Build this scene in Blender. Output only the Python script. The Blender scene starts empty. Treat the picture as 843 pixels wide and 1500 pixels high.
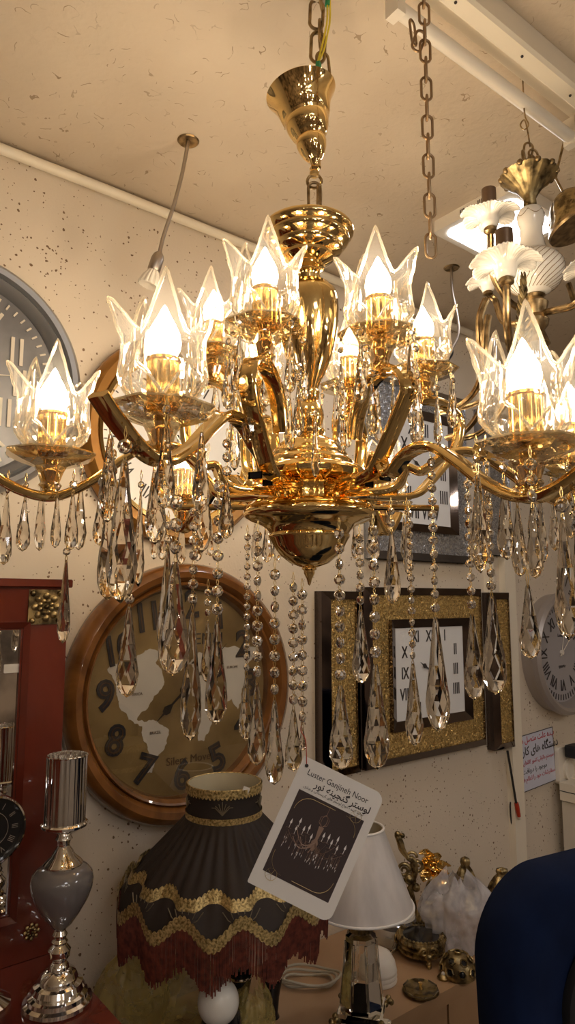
import bpy, math, random, unicodedata
from mathutils import Vector, Matrix, noise, geometry
random.seed(7)
PI=math.pi; sin=math.sin; cos=math.cos
sc=bpy.context.scene; COL=sc.collection
# ------------------------------------------------------------------ camera
H=1.60; F=1000.0; PITCH=math.atan(130/F)
cam_d=bpy.data.cameras.new('camera'); cam=bpy.data.objects.new('camera',cam_d); COL.objects.link(cam)
cam_d.sensor_fit='VERTICAL'; cam_d.sensor_height=24; cam_d.lens=F/1500*24; cam_d.clip_start=.02
cam.location=(0,0,H); cam.rotation_euler=(PI/2+PITCH,0,0); sc.camera=cam
def ray(px,py):
    xv=(px-421.5)/F; yv=(750-py)/F
    Y=cos(PITCH)-yv*sin(PITCH); Z=sin(PITCH)+yv*cos(PITCH)
    return Vector((xv/Y,1,Z/Y))
def P(px,py,d): r=ray(px,py); return Vector((r.x*d,d,H+r.z*d))
YAW=math.radians(51.5)
U=Vector((sin(YAW),cos(YAW),0)); N=Vector((cos(YAW),-sin(YAW),0)); ZA=Vector((0,0,1))
WP=Vector((-.297,1.87,0))
def W(px,py,off=0.0):
    r=ray(px,py); c=Vector((0,0,H)); q=WP+N*off
    t=(q-c).dot(N)/r.dot(N); return c+r*t
def HZ(px,py,z):
    r=ray(px,py); t=(z-H)/r.z; return Vector((r.x*t,r.y*t,z))
def WM(p):   # wall frame: x along the wall, y up, z outwards
    return Matrix(((U.x,0,N.x,p.x),(U.y,0,N.y,p.y),(0,1,0,p.z),(0,0,0,1)))
def T(v): return Matrix.Translation(Vector(v))
def RZ(a): return Matrix.Rotation(a,4,'Z')
def RX(a): return Matrix.Rotation(a,4,'X')
def RY(a): return Matrix.Rotation(a,4,'Y')
def S(x,y=None,z=None):
    if y is None: y=z=x
    return Matrix.Diagonal((x,y,z,1))
def axis(p,q):  # matrix whose z axis runs from p to q, origin p
    d=(q-p).normalized(); return T(p)@d.to_track_quat('Z','Y').to_matrix().to_4x4()
CZ=W(0,208).z
# ------------------------------------------------------------------ materials
MATS={}
def nm(name):
    m=bpy.data.materials.new(name); m.use_nodes=True; nt=m.node_tree; nt.nodes.clear()
    o=nt.nodes.new('ShaderNodeOutputMaterial'); MATS[name]=m; return m,nt,o
def nd(nt,t,**k):
    n=nt.nodes.new('ShaderNode'+t)
    for a,b in k.items():
        if a in n.inputs: n.inputs[a].default_value=b
        else: setattr(n,a,b)
    return n
def L(nt,a,b): nt.links.new(a,b)
def pbr(name,col,rough=.5,metal=0,**k):
    m,nt,o=nm(name); b=nd(nt,'BsdfPrincipled')
    b.inputs['Base Color'].default_value=(*col,1); b.inputs['Roughness'].default_value=rough; b.inputs['Metallic'].default_value=metal
    for a,v in k.items(): b.inputs[a.replace('_',' ')].default_value=v
    L(nt,b.outputs[0],o.inputs[0]); m['b']=1; return m
def bsdf(m): return [n for n in m.node_tree.nodes if n.type=='BSDF_PRINCIPLED'][0]
def ramp(nt,stops):
    r=nd(nt,'ValToRGB'); e=r.color_ramp.elements
    while len(e)<len(stops): e.new(.5)
    for i,(p,c) in enumerate(stops): e[i].position=p; e[i].color=(*c,1) if len(c)==3 else c
    return r
def noisecol(m,scale,c1,c2,lo=.35,hi=.65,detail=5,stretch=(1,1,1),bump=0,rough=None,dist=0,coord='Object'):
    nt=m.node_tree; b=bsdf(m); tc=nd(nt,'TexCoord'); mp=nd(nt,'Mapping'); mp.inputs['Scale'].default_value=stretch
    n=nd(nt,'TexNoise'); n.inputs['Scale'].default_value=scale; n.inputs['Detail'].default_value=detail; n.inputs['Distortion'].default_value=dist
    L(nt,tc.outputs[coord],mp.inputs[0]); L(nt,mp.outputs[0],n.inputs['Vector'])
    r=ramp(nt,[(lo,c1),(hi,c2)]); L(nt,n.outputs['Fac'],r.inputs[0]); L(nt,r.outputs[0],b.inputs['Base Color'])
    if bump:
        bp=nd(nt,'Bump'); bp.inputs['Strength'].default_value=bump; bp.inputs['Distance'].default_value=.003
        L(nt,n.outputs['Fac'],bp.inputs['Height']); L(nt,bp.outputs[0],b.inputs['Normal'])
    return m
gold=pbr('polished_gold',(.93,.68,.30),.07,1)
gold2=pbr('ribbed_gold',(.90,.60,.20),.16,1)
wire_g=pbr('gold_wire',(.85,.62,.25),.25,1)
brass=pbr('antique_brass',(.30,.20,.10),.33,1); noisecol(brass,60,(.16,.11,.055),(.46,.33,.17),bump=.2)
bronze=pbr('aged_bronze',(.3,.22,.1),.38,1); noisecol(bronze,45,(.11,.08,.04),(.50,.38,.18),.4,.60,bump=.35)
chain_m=pbr('dull_chain',(.34,.23,.13),.42,1)
chrome=pbr('chrome',(.80,.78,.75),.07,1)
brushed=pbr('brushed_nickel',(.42,.37,.32),.35,1)
white_gl=pbr('white_porcelain',(.86,.82,.74),.12,0,Coat_Weight=.6)
white_pl=pbr('white_plastic',(.78,.72,.62),.35)
white_pt=pbr('white_paint',(.80,.72,.58),.45)
grey_m=pbr('grey_metal_paint',(.26,.26,.27),.33,.5); 
grey_f=pbr('grey_dial',(.30,.30,.31),.42,.45); noisecol(grey_f,8,(.17,.17,.18),(.27,.27,.28),bump=.05)
grey_b=pbr('brushed_grey',(.42,.38,.36),.35,.5)
cream=pbr('cream_relief',(.66,.60,.50),.4)
black=pbr('black_gloss',(.012,.012,.013),.12)
blackm=pbr('black_matt',(.01,.01,.011),.6)
ink=pbr('dark_ink',(.03,.025,.025),.5)
inkred=pbr('red_ink',(.45,.03,.05),.5)
paper=pbr('white_card',(.80,.77,.72),.35)
paper2=pbr('laminated_sheet',(.60,.62,.74),.12,0,Coat_Weight=.5)
dial_w=pbr('white_dial',(.72,.72,.72),.3)
dial_g=pbr('grey_violet_dial',(.36,.34,.35),.3)
photo_bg=pbr('card_print',(.060,.045,.045),.3)
photo_br=pbr('card_print_bronze',(.30,.20,.15),.35)
photo_wh=pbr('card_print_white',(.85,.82,.8),.35)
photo_go=pbr('card_print_gold',(.50,.38,.18),.3)
wood=pbr('clock_wood',(.25,.11,.03),.25,0,Coat_Weight=.5); noisecol(wood,6,(.13,.048,.010),(.25,.10,.024),stretch=(1,1,1),dist=2)
woodg=pbr('gilded_wood',(.38,.20,.05),.25,.5); noisecol(woodg,5,(.25,.11,.02),(.42,.21,.05))
mahog=pbr('mahogany',(.20,.03,.015),.22,0,Coat_Weight=.5); noisecol(mahog,5,(.075,.012,.007),(.17,.028,.013),stretch=(1,1,.35),dist=1)
table_m=pbr('beige_laminate',(.42,.26,.14),.35); noisecol(table_m,4,(.36,.22,.115),(.46,.29,.16),stretch=(1,1,1))
dialgold=pbr('antique_map_dial',(.30,.20,.08),.28,.25); noisecol(dialgold,7,(.20,.13,.05),(.44,.31,.13),.3,.7)
mapw=pbr('map_cream',(.74,.70,.62),.4)
shade_b=pbr('black_satin',(.020,.012,.009),.7)
shade_in=pbr('cream_lining',(.62,.56,.40),.6)
braid=pbr('gold_braid',(.55,.40,.16),.35,.6); noisecol(braid,220,(.22,.15,.05),(.75,.58,.26),.35,.6,bump=.6)
fringe_m=pbr('burgundy_fringe',(.16,.035,.02),.45); noisecol(fringe_m,90,(.06,.011,.007),(.17,.036,.02))
motif=pbr('woven_motif',(.22,.18,.12),.5,.3)
shade_w=pbr('white_organza',(.62,.58,.55),.5,0); noisecol(shade_w,14,(.50,.47,.45),(.72,.68,.65),stretch=(1,1,.08),bump=.1)
greyglaze=pbr('grey_glaze',(.15,.135,.13),.12,0,Coat_Weight=.6)
navy=pbr('navy_fabric',(.008,.018,.06),.9,0,Specular_IOR_Level=.15); noisecol(navy,9,(.0025,.007,.027),(.005,.013,.048),bump=.05)
globe=pbr('opal_globe',(.80,.78,.72),.15)
yellowb=pbr('yellow_plastic',(.55,.40,.04),.3,0,Alpha=.75)
redpl=pbr('red_plastic',(.45,.04,.015),.3)
cable_y=pbr('yellow_wire',(.85,.68,.04),.4); cable_g=pbr('green_tape',(.02,.30,.12),.4)
cablebl=pbr('black_cable',(.02,.018,.018),.5); cablebe=pbr('beige_cable',(.45,.40,.30),.5)
darkroom=pbr('dark_shelving',(.10,.065,.04),.6); noisecol(darkroom,2.5,(.05,.035,.025),(.50,.38,.27))
floor_m=pbr('floor_tile',(.22,.18,.14),.3); noisecol(floor_m,3,(.17,.14,.11),(.27,.22,.17))
mirror=pbr('mirror_glass',(.72,.70,.66),.02,1)
mirror_d=pbr('smoked_mirror',(.16,.13,.12),.05,1)
mirror_b=pbr('bevel_mirror',(.50,.52,.58),.04,1)
brownfr=pbr('bronze_frame',(.16,.09,.045),.3,.6)
def plaster(name,base,dark,fleck,scale):
    m=pbr(name,base,.55); nt=m.node_tree; b=bsdf(m); tc=nd(nt,'TexCoord')
    big=nd(nt,'TexNoise'); big.inputs['Scale'].default_value=1.7; big.inputs['Detail'].default_value=6; L(nt,tc.outputs['Object'],big.inputs['Vector'])
    r=ramp(nt,[(.3,tuple(c*.90 for c in base)),(.7,base)]); L(nt,big.outputs['Fac'],r.inputs[0])
    v=nd(nt,'TexVoronoi'); v.inputs['Scale'].default_value=scale; 
    dn=nd(nt,'TexNoise'); dn.inputs['Scale'].default_value=60; mx=nd(nt,'MixRGB',blend_type='ADD'); mx.inputs[0].default_value=.012
    L(nt,tc.outputs['Object'],dn.inputs['Vector']); L(nt,tc.outputs['Object'],mx.inputs[1]); L(nt,dn.outputs['Color'],mx.inputs[2]); L(nt,mx.outputs[0],v.inputs['Vector'])
    # dot size varies per cell
    ms=nd(nt,'Math',operation='MULTIPLY'); ms.inputs[1].default_value=.40
    sp=nd(nt,'SeparateColor'); L(nt,v.outputs['Color'],sp.inputs[0])
    pw=nd(nt,'Math',operation='POWER'); pw.inputs[1].default_value=2.6; L(nt,sp.outputs[0],pw.inputs[0]); cl=nd(nt,'TexNoise'); cl.inputs['Scale'].default_value=9; L(nt,tc.outputs['Object'],cl.inputs['Vector']); cr=ramp(nt,[(.35,(.45,)*3),(.60,(1,1,1))]); L(nt,cl.outputs['Fac'],cr.inputs[0]); mk=nd(nt,'Math',operation='MULTIPLY'); L(nt,pw.outputs[0],mk.inputs[0]); L(nt,cr.outputs[0],mk.inputs[1]); L(nt,mk.outputs[0],ms.inputs[0])
    lt=nd(nt,'Math',operation='LESS_THAN'); L(nt,v.outputs['Distance'],lt.inputs[0]); L(nt,ms.outputs[0],lt.inputs[1])
    mi=nd(nt,'MixRGB'); mi.inputs[2].default_value=(*dark,1); L(nt,r.outputs[0],mi.inputs[1])
    mf=nd(nt,'Math',operation='MULTIPLY'); mf.inputs[1].default_value=fleck; L(nt,lt.outputs[0],mf.inputs[0]); L(nt,mf.outputs[0],mi.inputs[0])
    L(nt,mi.outputs[0],b.inputs['Base Color'])
    fine=nd(nt,'TexNoise'); fine.inputs['Scale'].default_value=130; fine.inputs['Detail'].default_value=4; L(nt,tc.outputs['Object'],fine.inputs['Vector'])
    bp=nd(nt,'Bump'); bp.inputs['Strength'].default_value=.35; bp.inputs['Distance'].default_value=.002; L(nt,fine.outputs['Fac'],bp.inputs['Height']); L(nt,bp.outputs[0],b.inputs['Normal'])
    return m
wall_m=plaster('speckled_plaster',(.71,.615,.49),(.17,.10,.05),1.0,100)
def ceilmat():
    m=pbr('fibre_plaster',(.66,.55,.42),.6); nt=m.node_tree; b=bsdf(m); tc=nd(nt,'TexCoord')
    big=nd(nt,'TexNoise'); big.inputs['Scale'].default_value=3; big.inputs['Detail'].default_value=8; L(nt,tc.outputs['Object'],big.inputs['Vector'])
    r=ramp(nt,[(.3,(.57,.475,.36)),(.7,(.67,.57,.44))]); L(nt,big.outputs['Fac'],r.inputs[0])
    # short curved fibres: thin iso-lines of a noise, kept only inside sparse cells
    n1=nd(nt,'TexNoise'); n1.inputs['Scale'].default_value=24; n1.inputs['Detail'].default_value=1.5; L(nt,tc.outputs['Object'],n1.inputs['Vector'])
    a=nd(nt,'Math',operation='SUBTRACT'); a.inputs[1].default_value=.5; L(nt,n1.outputs['Fac'],a.inputs[0])
    ab=nd(nt,'Math',operation='ABSOLUTE'); L(nt,a.outputs[0],ab.inputs[0])
    lt=nd(nt,'Math',operation='LESS_THAN'); lt.inputs[1].default_value=.009; L(nt,ab.outputs[0],lt.inputs[0])
    v=nd(nt,'TexVoronoi'); v.inputs['Scale'].default_value=30; L(nt,tc.outputs['Object'],v.inputs['Vector'])
    l2=nd(nt,'Math',operation='LESS_THAN'); l2.inputs[1].default_value=.42; L(nt,v.outputs['Distance'],l2.inputs[0])
    mu=nd(nt,'Math',operation='MULTIPLY'); L(nt,lt.outputs[0],mu.inputs[0]); L(nt,l2.outputs[0],mu.inputs[1])
    sp=nd(nt,'SeparateColor'); L(nt,v.outputs['Color'],sp.inputs[0])
    m2=nd(nt,'Math',operation='MULTIPLY'); L(nt,mu.outputs[0],m2.inputs[0]); L(nt,sp.outputs[1],m2.inputs[1])
    m3=nd(nt,'Math',operation='MULTIPLY'); m3.inputs[1].default_value=.85; L(nt,m2.outputs[0],m3.inputs[0])
    mi=nd(nt,'MixRGB'); mi.inputs[2].default_value=(.26,.17,.09,1); L(nt,r.outputs[0],mi.inputs[1]); L(nt,m3.outputs[0],mi.inputs[0]); L(nt,mi.outputs[0],b.inputs['Base Color'])
    bp=nd(nt,'Bump'); bp.inputs['Strength'].default_value=.5; bp.inputs['Distance'].default_value=.003; f=nd(nt,'TexNoise'); f.inputs['Scale'].default_value=70; L(nt,tc.outputs['Object'],f.inputs['Vector']); L(nt,f.outputs['Fac'],bp.inputs['Height']); L(nt,bp.outputs[0],b.inputs['Normal'])
    return m
ceil_m=ceilmat()
def glitter(name,c1,c2,scale=300):
    m=pbr(name,c1,.30,.75); nt=m.node_tree; b=bsdf(m); tc=nd(nt,'TexCoord')
    v=nd(nt,'TexVoronoi'); v.inputs['Scale'].default_value=scale; L(nt,tc.outputs['Object'],v.inputs['Vector'])
    sp=nd(nt,'SeparateColor'); L(nt,v.outputs['Color'],sp.inputs[0])
    r=ramp(nt,[(.25,c2),(.95,c1)]); L(nt,sp.outputs[0],r.inputs[0]); L(nt,r.outputs[0],b.inputs['Base Color'])
    # every flake faces its own way
    su=nd(nt,'VectorMath',operation='SUBTRACT'); su.inputs[1].default_value=(.5,.5,.5); L(nt,v.outputs['Color'],su.inputs[0])
    sl=nd(nt,'VectorMath',operation='SCALE'); sl.inputs['Scale'].default_value=1.0; L(nt,su.outputs[0],sl.inputs[0])
    g=nd(nt,'NewGeometry'); ad=nd(nt,'VectorMath',operation='ADD'); L(nt,g.outputs['Normal'],ad.inputs[0]); L(nt,sl.outputs[0],ad.inputs[1])
    no=nd(nt,'VectorMath',operation='NORMALIZE'); L(nt,ad.outputs[0],no.inputs[0]); L(nt,no.outputs[0],b.inputs['Normal'])
    return m
glit_g=glitter('gold_glitter',(1.0,.74,.30),(.42,.26,.08))
glit_s=glitter('silver_glitter',(.75,.75,.76),(.25,.25,.26))
def thinglass(name,tint,gloss=.9,rim=.6,bump=0,bs=60,rough=.02,ior=1.5,base_r=.06,haze=0):
    m,nt,o=nm(name); t=nd(nt,'BsdfTransparent'); t.inputs[0].default_value=(*tint,1)
    g=nd(nt,'BsdfGlossy'); g.inputs['Color'].default_value=(gloss,gloss*.97,gloss*.9,1); g.inputs['Roughness'].default_value=rough
    lw=nd(nt,'LayerWeight'); lw.inputs['Blend'].default_value=rim
    mr=nd(nt,'MapRange'); mr.inputs['From Min'].default_value=0; mr.inputs['From Max'].default_value=1; mr.inputs['To Min'].default_value=base_r; mr.inputs['To Max'].default_value=.9
    L(nt,lw.outputs['Facing'],mr.inputs['Value'])
    mx=nd(nt,'MixShader'); L(nt,mr.outputs[0],mx.inputs[0]); L(nt,t.outputs[0],mx.inputs[1]); L(nt,g.outputs[0],mx.inputs[2])
    if haze:
        tl=nd(nt,'BsdfTranslucent'); tl.inputs[0].default_value=(1,.97,.92,1); m2=nd(nt,'MixShader'); m2.inputs[0].default_value=haze
        L(nt,mx.outputs[0],m2.inputs[1]); L(nt,tl.outputs[0],m2.inputs[2]); L(nt,m2.outputs[0],o.inputs[0])
    else: L(nt,mx.outputs[0],o.inputs[0])
    if bump:
        tc=nd(nt,'TexCoord'); mp=nd(nt,'Mapping'); mp.inputs['Scale'].default_value=(1,1,.22); n=nd(nt,'TexNoise'); n.inputs['Scale'].default_value=bs; n.inputs['Detail'].default_value=2
        L(nt,tc.outputs['Object'],mp.inputs[0]); L(nt,mp.outputs[0],n.inputs['Vector'])
        b=nd(nt,'Bump'); b.inputs['Strength'].default_value=bump; b.inputs['Distance'].default_value=.004; L(nt,n.outputs['Fac'],b.inputs['Height'])
        L(nt,b.outputs[0],g.inputs['Normal']); L(nt,b.outputs[0],lw.inputs['Normal'])
    return m
tulip_m=thinglass('tulip_glass',(.985,.965,.92),1.0,.45,.8,70,.06,base_r=.10,haze=.025)
dish_m=thinglass('smoked_amber_glass',(.90,.80,.60),.85,.5,.3,40,.04,base_r=.24)
pane_m=thinglass('clock_pane',(.98,.98,.98),.9,.5,base_r=.03)
def glassmat(name,col,ior=1.52,rough=0.0):
    m,nt,o=nm(name); g=nd(nt,'BsdfGlass'); g.inputs['Color'].default_value=(*col,1); g.inputs['IOR'].default_value=ior; g.inputs['Roughness'].default_value=rough
    L(nt,g.outputs[0],o.inputs[0]); return m
crystal=glassmat('cut_crystal',(.99,.97,.93),1.52)
crystal_b=glassmat('bead_crystal',(1,.985,.96),1.52)
glass_cl=glassmat('clear_glass',(.98,.98,.96),1.45)
def emis(name,col,s):
    m,nt,o=nm(name); e=nd(nt,'Emission'); e.inputs[0].default_value=(*col,1); e.inputs[1].default_value=s; L(nt,e.outputs[0],o.inputs[0]); return m
BULB=84
bulb_m=emis('lit_bulb',(1.0,.81,.58),BULB)
panel_m=emis('lit_panel',(.98,.96,1.0),18.0)
fill_bulb_m=emis('fill_bulb_glow',(1.0,.90,.78),95.0)  # emission of the added fill bulbs behind the camera
def bagmat(name,col,fac):
    m,nt,o=nm(name); t=nd(nt,'BsdfTransparent'); p=nd(nt,'BsdfPrincipled'); p.inputs['Base Color'].default_value=(*col,1); p.inputs['Roughness'].default_value=.3
    tc=nd(nt,'TexCoord'); n=nd(nt,'TexNoise'); n.inputs['Scale'].default_value=9; n.inputs['Detail'].default_value=5; n.inputs['Distortion'].default_value=1.5; L(nt,tc.outputs['Object'],n.inputs['Vector'])
    r=ramp(nt,[(.3,(fac*.5,)*3),(.7,(min(1,fac*1.4),)*3)]); L(nt,n.outputs['Fac'],r.inputs[0])
    bp=nd(nt,'Bump'); bp.inputs['Strength'].default_value=.8; bp.inputs['Distance'].default_value=.01; L(nt,n.outputs['Fac'],bp.inputs['Height']); L(nt,bp.outputs[0],p.inputs['Normal'])
    mx=nd(nt,'MixShader'); L(nt,r.outputs[0],mx.inputs[0]); L(nt,t.outputs[0],mx.inputs[1]); L(nt,p.outputs[0],mx.inputs[2]); L(nt,mx.outputs[0],o.inputs[0]); return m
bag_w=bagmat('clear_plastic_film',(.62,.60,.62),.5); bag_y=bagmat('yellow_plastic_film',(.60,.46,.14),.42)
# ------------------------------------------------------------------ mesh builder
class MB:
    def __init__(s): s.v=[]; s.f=[]
    def add(s,vs,fs,M=None):
        o=len(s.v)
        for v in vs: s.v.append((M@Vector(v)) if M else Vector(v))
        for f in fs: s.f.append([i+o for i in f])
        return s
    def box(s,a,b,M=None):
        x0,y0,z0=a; x1,y1,z1=b
        return s.add([(x0,y0,z0),(x1,y0,z0),(x1,y1,z0),(x0,y1,z0),(x0,y0,z1),(x1,y0,z1),(x1,y1,z1),(x0,y1,z1)],
            [(0,3,2,1),(4,5,6,7),(0,1,5,4),(1,2,6,5),(2,3,7,6),(3,0,4,7)],M)
    def lathe(s,prof,n=32,M=None,fr=None,cap=True,close=False):
        vs=[];fs=[];m=len(prof)
        for j,(r,z) in enumerate(prof):
            for i in range(n):
                a=2*PI*i/n; rr=r*(fr(a,j/(m-1)) if fr else 1)
                vs.append((rr*cos(a),rr*sin(a),z))
        for j in range(m-1):
            for i in range(n):
                k=(i+1)%n; fs.append((j*n+i,j*n+k,(j+1)*n+k,(j+1)*n+i))
        if close:
            for i in range(n):
                k=(i+1)%n; fs.append(((m-1)*n+i,(m-1)*n+k,k,i))
        elif cap:
            if prof[0][0]>1e-6: fs.append(tuple(reversed(range(n))))
            if prof[-1][0]>1e-6: fs.append(tuple(range((m-1)*n,m*n)))
        return s.add(vs,fs,M)
    def tube(s,pts,r,n=8,sec=None,closed=False,up=None,M=None,cap=True):
        pts=[Vector(p) for p in pts]; m=len(pts)
        if sec is None: sec=[(cos(2*PI*i/n),sin(2*PI*i/n)) for i in range(n)]
        k=len(sec); vs=[];fs=[]; prev=None
        for j,p in enumerate(pts):
            if closed: t=pts[(j+1)%m]-pts[j-1]
            else: t=pts[min(j+1,m-1)]-pts[max(j-1,0)]
            t.normalize()
            if up is not None: a=up.cross(t)
            elif prev is None: a=t.orthogonal()
            else: a=prev-t*prev.dot(t)
            if a.length<1e-6: a=t.orthogonal()
            a.normalize(); prev=a; b=t.cross(a); rr=r(j/(m-1)) if callable(r) else r
            for (x,y) in sec: vs.append(p+(a*x+b*y)*rr)
        for j in range(m if closed else m-1):
            jj=(j+1)%m
            for i in range(k):
                q=(i+1)%k; fs.append((j*k+i,j*k+q,jj*k+q,jj*k+i))
        if cap and not closed: fs.append(tuple(reversed(range(k)))); fs.append(tuple(range((m-1)*k,m*k)))
        return s.add(vs,fs,M)
    def ball(s,c,r,n=12,m=8,M=None,sz=1):
        return s.lathe([(r*sin(PI*j/m) if 0<j<m else 0,-r*sz*cos(PI*j/m)) for j in range(m+1)],n,(M or Matrix())@T(c))
    def poly(s,pts,h,M=None,z0=0):  # extruded 2-D outline
        n=len(pts); vs=[(x,y,z0) for x,y in pts]+[(x,y,z0+h) for x,y in pts]
        tri=geometry.tessellate_polygon([[Vector((x,y,0)) for x,y in pts]])
        fs=[tuple(t) for t in tri]+[tuple(i+n for i in reversed(t)) for t in tri]
        ar=sum(pts[i][0]*pts[(i+1)%n][1]-pts[(i+1)%n][0]*pts[i][1] for i in range(n))
        for i in range(n): fs.append((i,(i+1)%n,(i+1)%n+n,i+n) if ar>0 else (i+n,(i+1)%n+n,(i+1)%n,i))
        return s.add(vs,fs,M)
    def text(s,body,size,h=.001,M=None,font=None,sx=1,bold=0):
        c=bpy.data.curves.new('t','FONT'); c.body=body; c.size=size; c.align_x='CENTER'; c.align_y='CENTER'; c.extrude=h/2; c.offset=bold; c.resolution_u=3
        if font: c.font=font
        o=bpy.data.objects.new('t',c); COL.objects.link(o); bpy.context.view_layer.update()
        me=o.to_mesh(); s.add([Vector((v.co.x*sx,v.co.y,v.co.z)) for v in me.vertices],[tuple(p.vertices) for p in me.polygons],M)
        o.to_mesh_clear(); bpy.data.objects.remove(o); bpy.data.curves.remove(c); return s
    def mesh(s,name,mat,smooth=True,angle=None):
        me=bpy.data.meshes.new(name); me.from_pydata([tuple(v) for v in s.v],[],s.f)
        if mat: me.materials.append(mat)
        if smooth:
            me.polygons.foreach_set('use_smooth',[True]*len(me.polygons))
            try: me.set_sharp_from_angle(angle=math.radians(angle or 35))
            except Exception: pass
        me.update(); return me
WMX={}
def put(name,mesh,parent=None,M=None):
    o=bpy.data.objects.new(name,mesh); COL.objects.link(o); M=M or Matrix()
    if parent is not None:
        o.parent=parent; o.matrix_basis=WMX[parent.name].inverted()@M
    else: o.matrix_basis=M
    WMX[o.name]=M.copy(); return o
def part(name,mb,mat,parent=None,M=None,smooth=True,angle=None): return put(name,mb.mesh(name,mat,smooth,angle),parent,M)
def thing(name,loc,label,cat,group=None,M=None):
    o=put(name,None,None,M if M else T(loc)); o.empty_display_size=.02; return tag(o,label,cat,group)
def tag(o,label,cat,group=None,kind=None):
    o['label']=label; o['category']=cat
    if group: o['group']=group
    if kind: o['kind']=kind
    return o
def struct(name,mb,mat,M=None,smooth=False):
    o=part(name,mb,mat,None,M,smooth); o['kind']='structure'; return o
def bez(pts,n=8,closed=False):   # Catmull-Rom through points
    P_=[Vector(p) for p in pts]; m=len(P_); out=[]
    for i in range(m if closed else m-1):
        if closed: a,b,c,d=P_[i-1],P_[i],P_[(i+1)%m],P_[(i+2)%m]
        else: a=P_[max(i-1,0)];b=P_[i];c=P_[i+1];d=P_[min(i+2,m-1)]
        for k in range(n):
            t=k/n; out.append(.5*((2*b)+(c-a)*t+(2*a-5*b+4*c-d)*t*t+(3*b-a-3*c+d)*t**3))
    if not closed: out.append(P_[-1])
    return out
def rrect(w,h,r,n=5,cx=0,cy=0):
    o=[]
    for (sx,sy,a0) in ((1,1,0),(-1,1,PI/2),(-1,-1,PI),(1,-1,1.5*PI)):
        for i in range(n+1):
            a=a0+PI/2*i/n; o.append((cx+sx*(w/2-r)+r*cos(a),cy+sy*(h/2-r)+r*sin(a)))
    return o
# Persian shaping through Unicode presentation forms
_F={}
for cp in list(range(0xFB50,0xFDFF))+list(range(0xFE70,0xFEFD)):
    d=unicodedata.decomposition(chr(cp)).split()
    if len(d)==2 and d[0] in('<isolated>','<initial>','<medial>','<final>'): _F.setdefault(int(d[1],16),{}).setdefault(d[0][1:-1],chr(cp))
def fa(t):
    o=[]
    for i,c in enumerate(t):
        f=_F.get(ord(c))
        if not f: o.append(c); continue
        pr=_F.get(ord(t[i-1])) if i else None; nx=_F.get(ord(t[i+1])) if i+1<len(t) else None
        jp=bool(pr and 'initial' in pr and 'final' in f); jn=bool(nx and 'final' in nx and 'initial' in f)
        k='medial' if jp and jn else 'final' if jp else 'initial' if jn else 'isolated'
        o.append(f.get(k) or f.get('isolated') or c)
    return ''.join(reversed(o))
# ------------------------------------------------------------------ the room
u0,u1,nn=-3.2,4.2,5.0
c0=WP.copy()
def room(u,n,z): p=c0+U*u+N*n; return Vector((p.x,p.y,z))
def quadwall(name,a,b,c,d,mat,th=.1,nrm=None):
    mb=MB(); n=(b-a).cross(c-a).normalized()*th
    mb.add([a,b,c,d,a-n,b-n,c-n,d-n],[(0,1,2,3),(7,6,5,4),(0,4,5,1),(1,5,6,2),(2,6,7,3),(3,7,4,0)]); return struct(name,mb,mat)
quadwall('wall_back',room(u0,0,0),room(u1,0,0),room(u1,0,CZ),room(u0,0,CZ),wall_m)
quadwall('wall_left',room(u0,nn,0),room(u0,0,0),room(u0,0,CZ),room(u0,nn,CZ),darkroom)
quadwall('wall_right',room(u1,0,0),room(u1,nn,0),room(u1,nn,CZ),room(u1,0,CZ),wall_m)
quadwall('wall_front',room(u1,nn,0),room(u0,nn,0),room(u0,nn,CZ),room(u1,nn,CZ),darkroom)
quadwall('floor',room(u0,nn,0),room(u1,nn,0),room(u1,0,0),room(u0,0,0),floor_m)
quadwall('ceiling',room(u0,0,CZ),room(u1,0,CZ),room(u1,nn,CZ),room(u0,nn,CZ),ceil_m)
# cable conduit along the corner of wall and ceiling
a=W(-200,148,.014); b=W(690,490,.014)
def onwall(px,py,off,z=None):
    p=W(px,py,off); 
    if z is not None: p.z=z
    return p
zc_=W(0,222).z-.005
pts=[onwall(-300,200,.016,zc_),onwall(150,300,.016,zc_+.004),onwall(690,490,.016,zc_)]
struct('trim_1',MB().tube([pts[0],pts[1],pts[2]],.0135,14),white_pt,smooth=True)
q=onwall(694,494,.016,zc_)
struct('trim_2',MB().box((-.02,-1.3,0),(.02,.012,.022),WM(W(700,492))@T((0,0,0))),white_pt)
p=W(741,900); struct('trim_3',MB().box((-.035,-p.z,0),(.035,CZ-p.z-.45,.03),WM(p)),white_pt)
# ------------------------------------------------------------------ fluorescent batten on the ceiling
def CE(px,py,dz=0): return HZ(px,py,CZ-dz)
def batten():
    p1=CE(580,2,.055); p0=CE(838,196,.055); ln=(p1-p0).length; M=T(p0)@(p1-p0).to_track_quat('X','Z').to_matrix().to_4x4()
    t=thing('fluorescent_fitting',p0,'long white fluorescent batten with an unlit tube on the ceiling, top right','ceiling light',M=M)
    mb=MB(); mb.box((-.10,.004,.034),(ln+.02,.050,.055),M); mb.poly([(.050,.0),(.078,.0),(.084,.006),(.084,.055),(.044,.055),(.044,.006)],ln+.5,M@T((-.25,0,0))@Matrix(((0,0,1,0),(1,0,0,0),(0,1,0,0),(0,0,0,1)))); part('fitting_body',mb,white_pt,t,smooth=False)
    part('lamp_tube',MB().tube([p0+Vector((0,0,-.012)),p1+Vector((0,0,-.012))],.014,16),white_pl,t)
    for x in (0,ln):
        part('end_cap',MB().box((x-.010,-.016,-.030),(x+.010,.014,.034),M),white_pl,t,smooth=False)
    for f in (.2,.5,.85): part('screw',MB().ball((0,0,0),.003,8,6),ink,t,M@T((ln*f,.064,-.001)))
batten()
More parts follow.
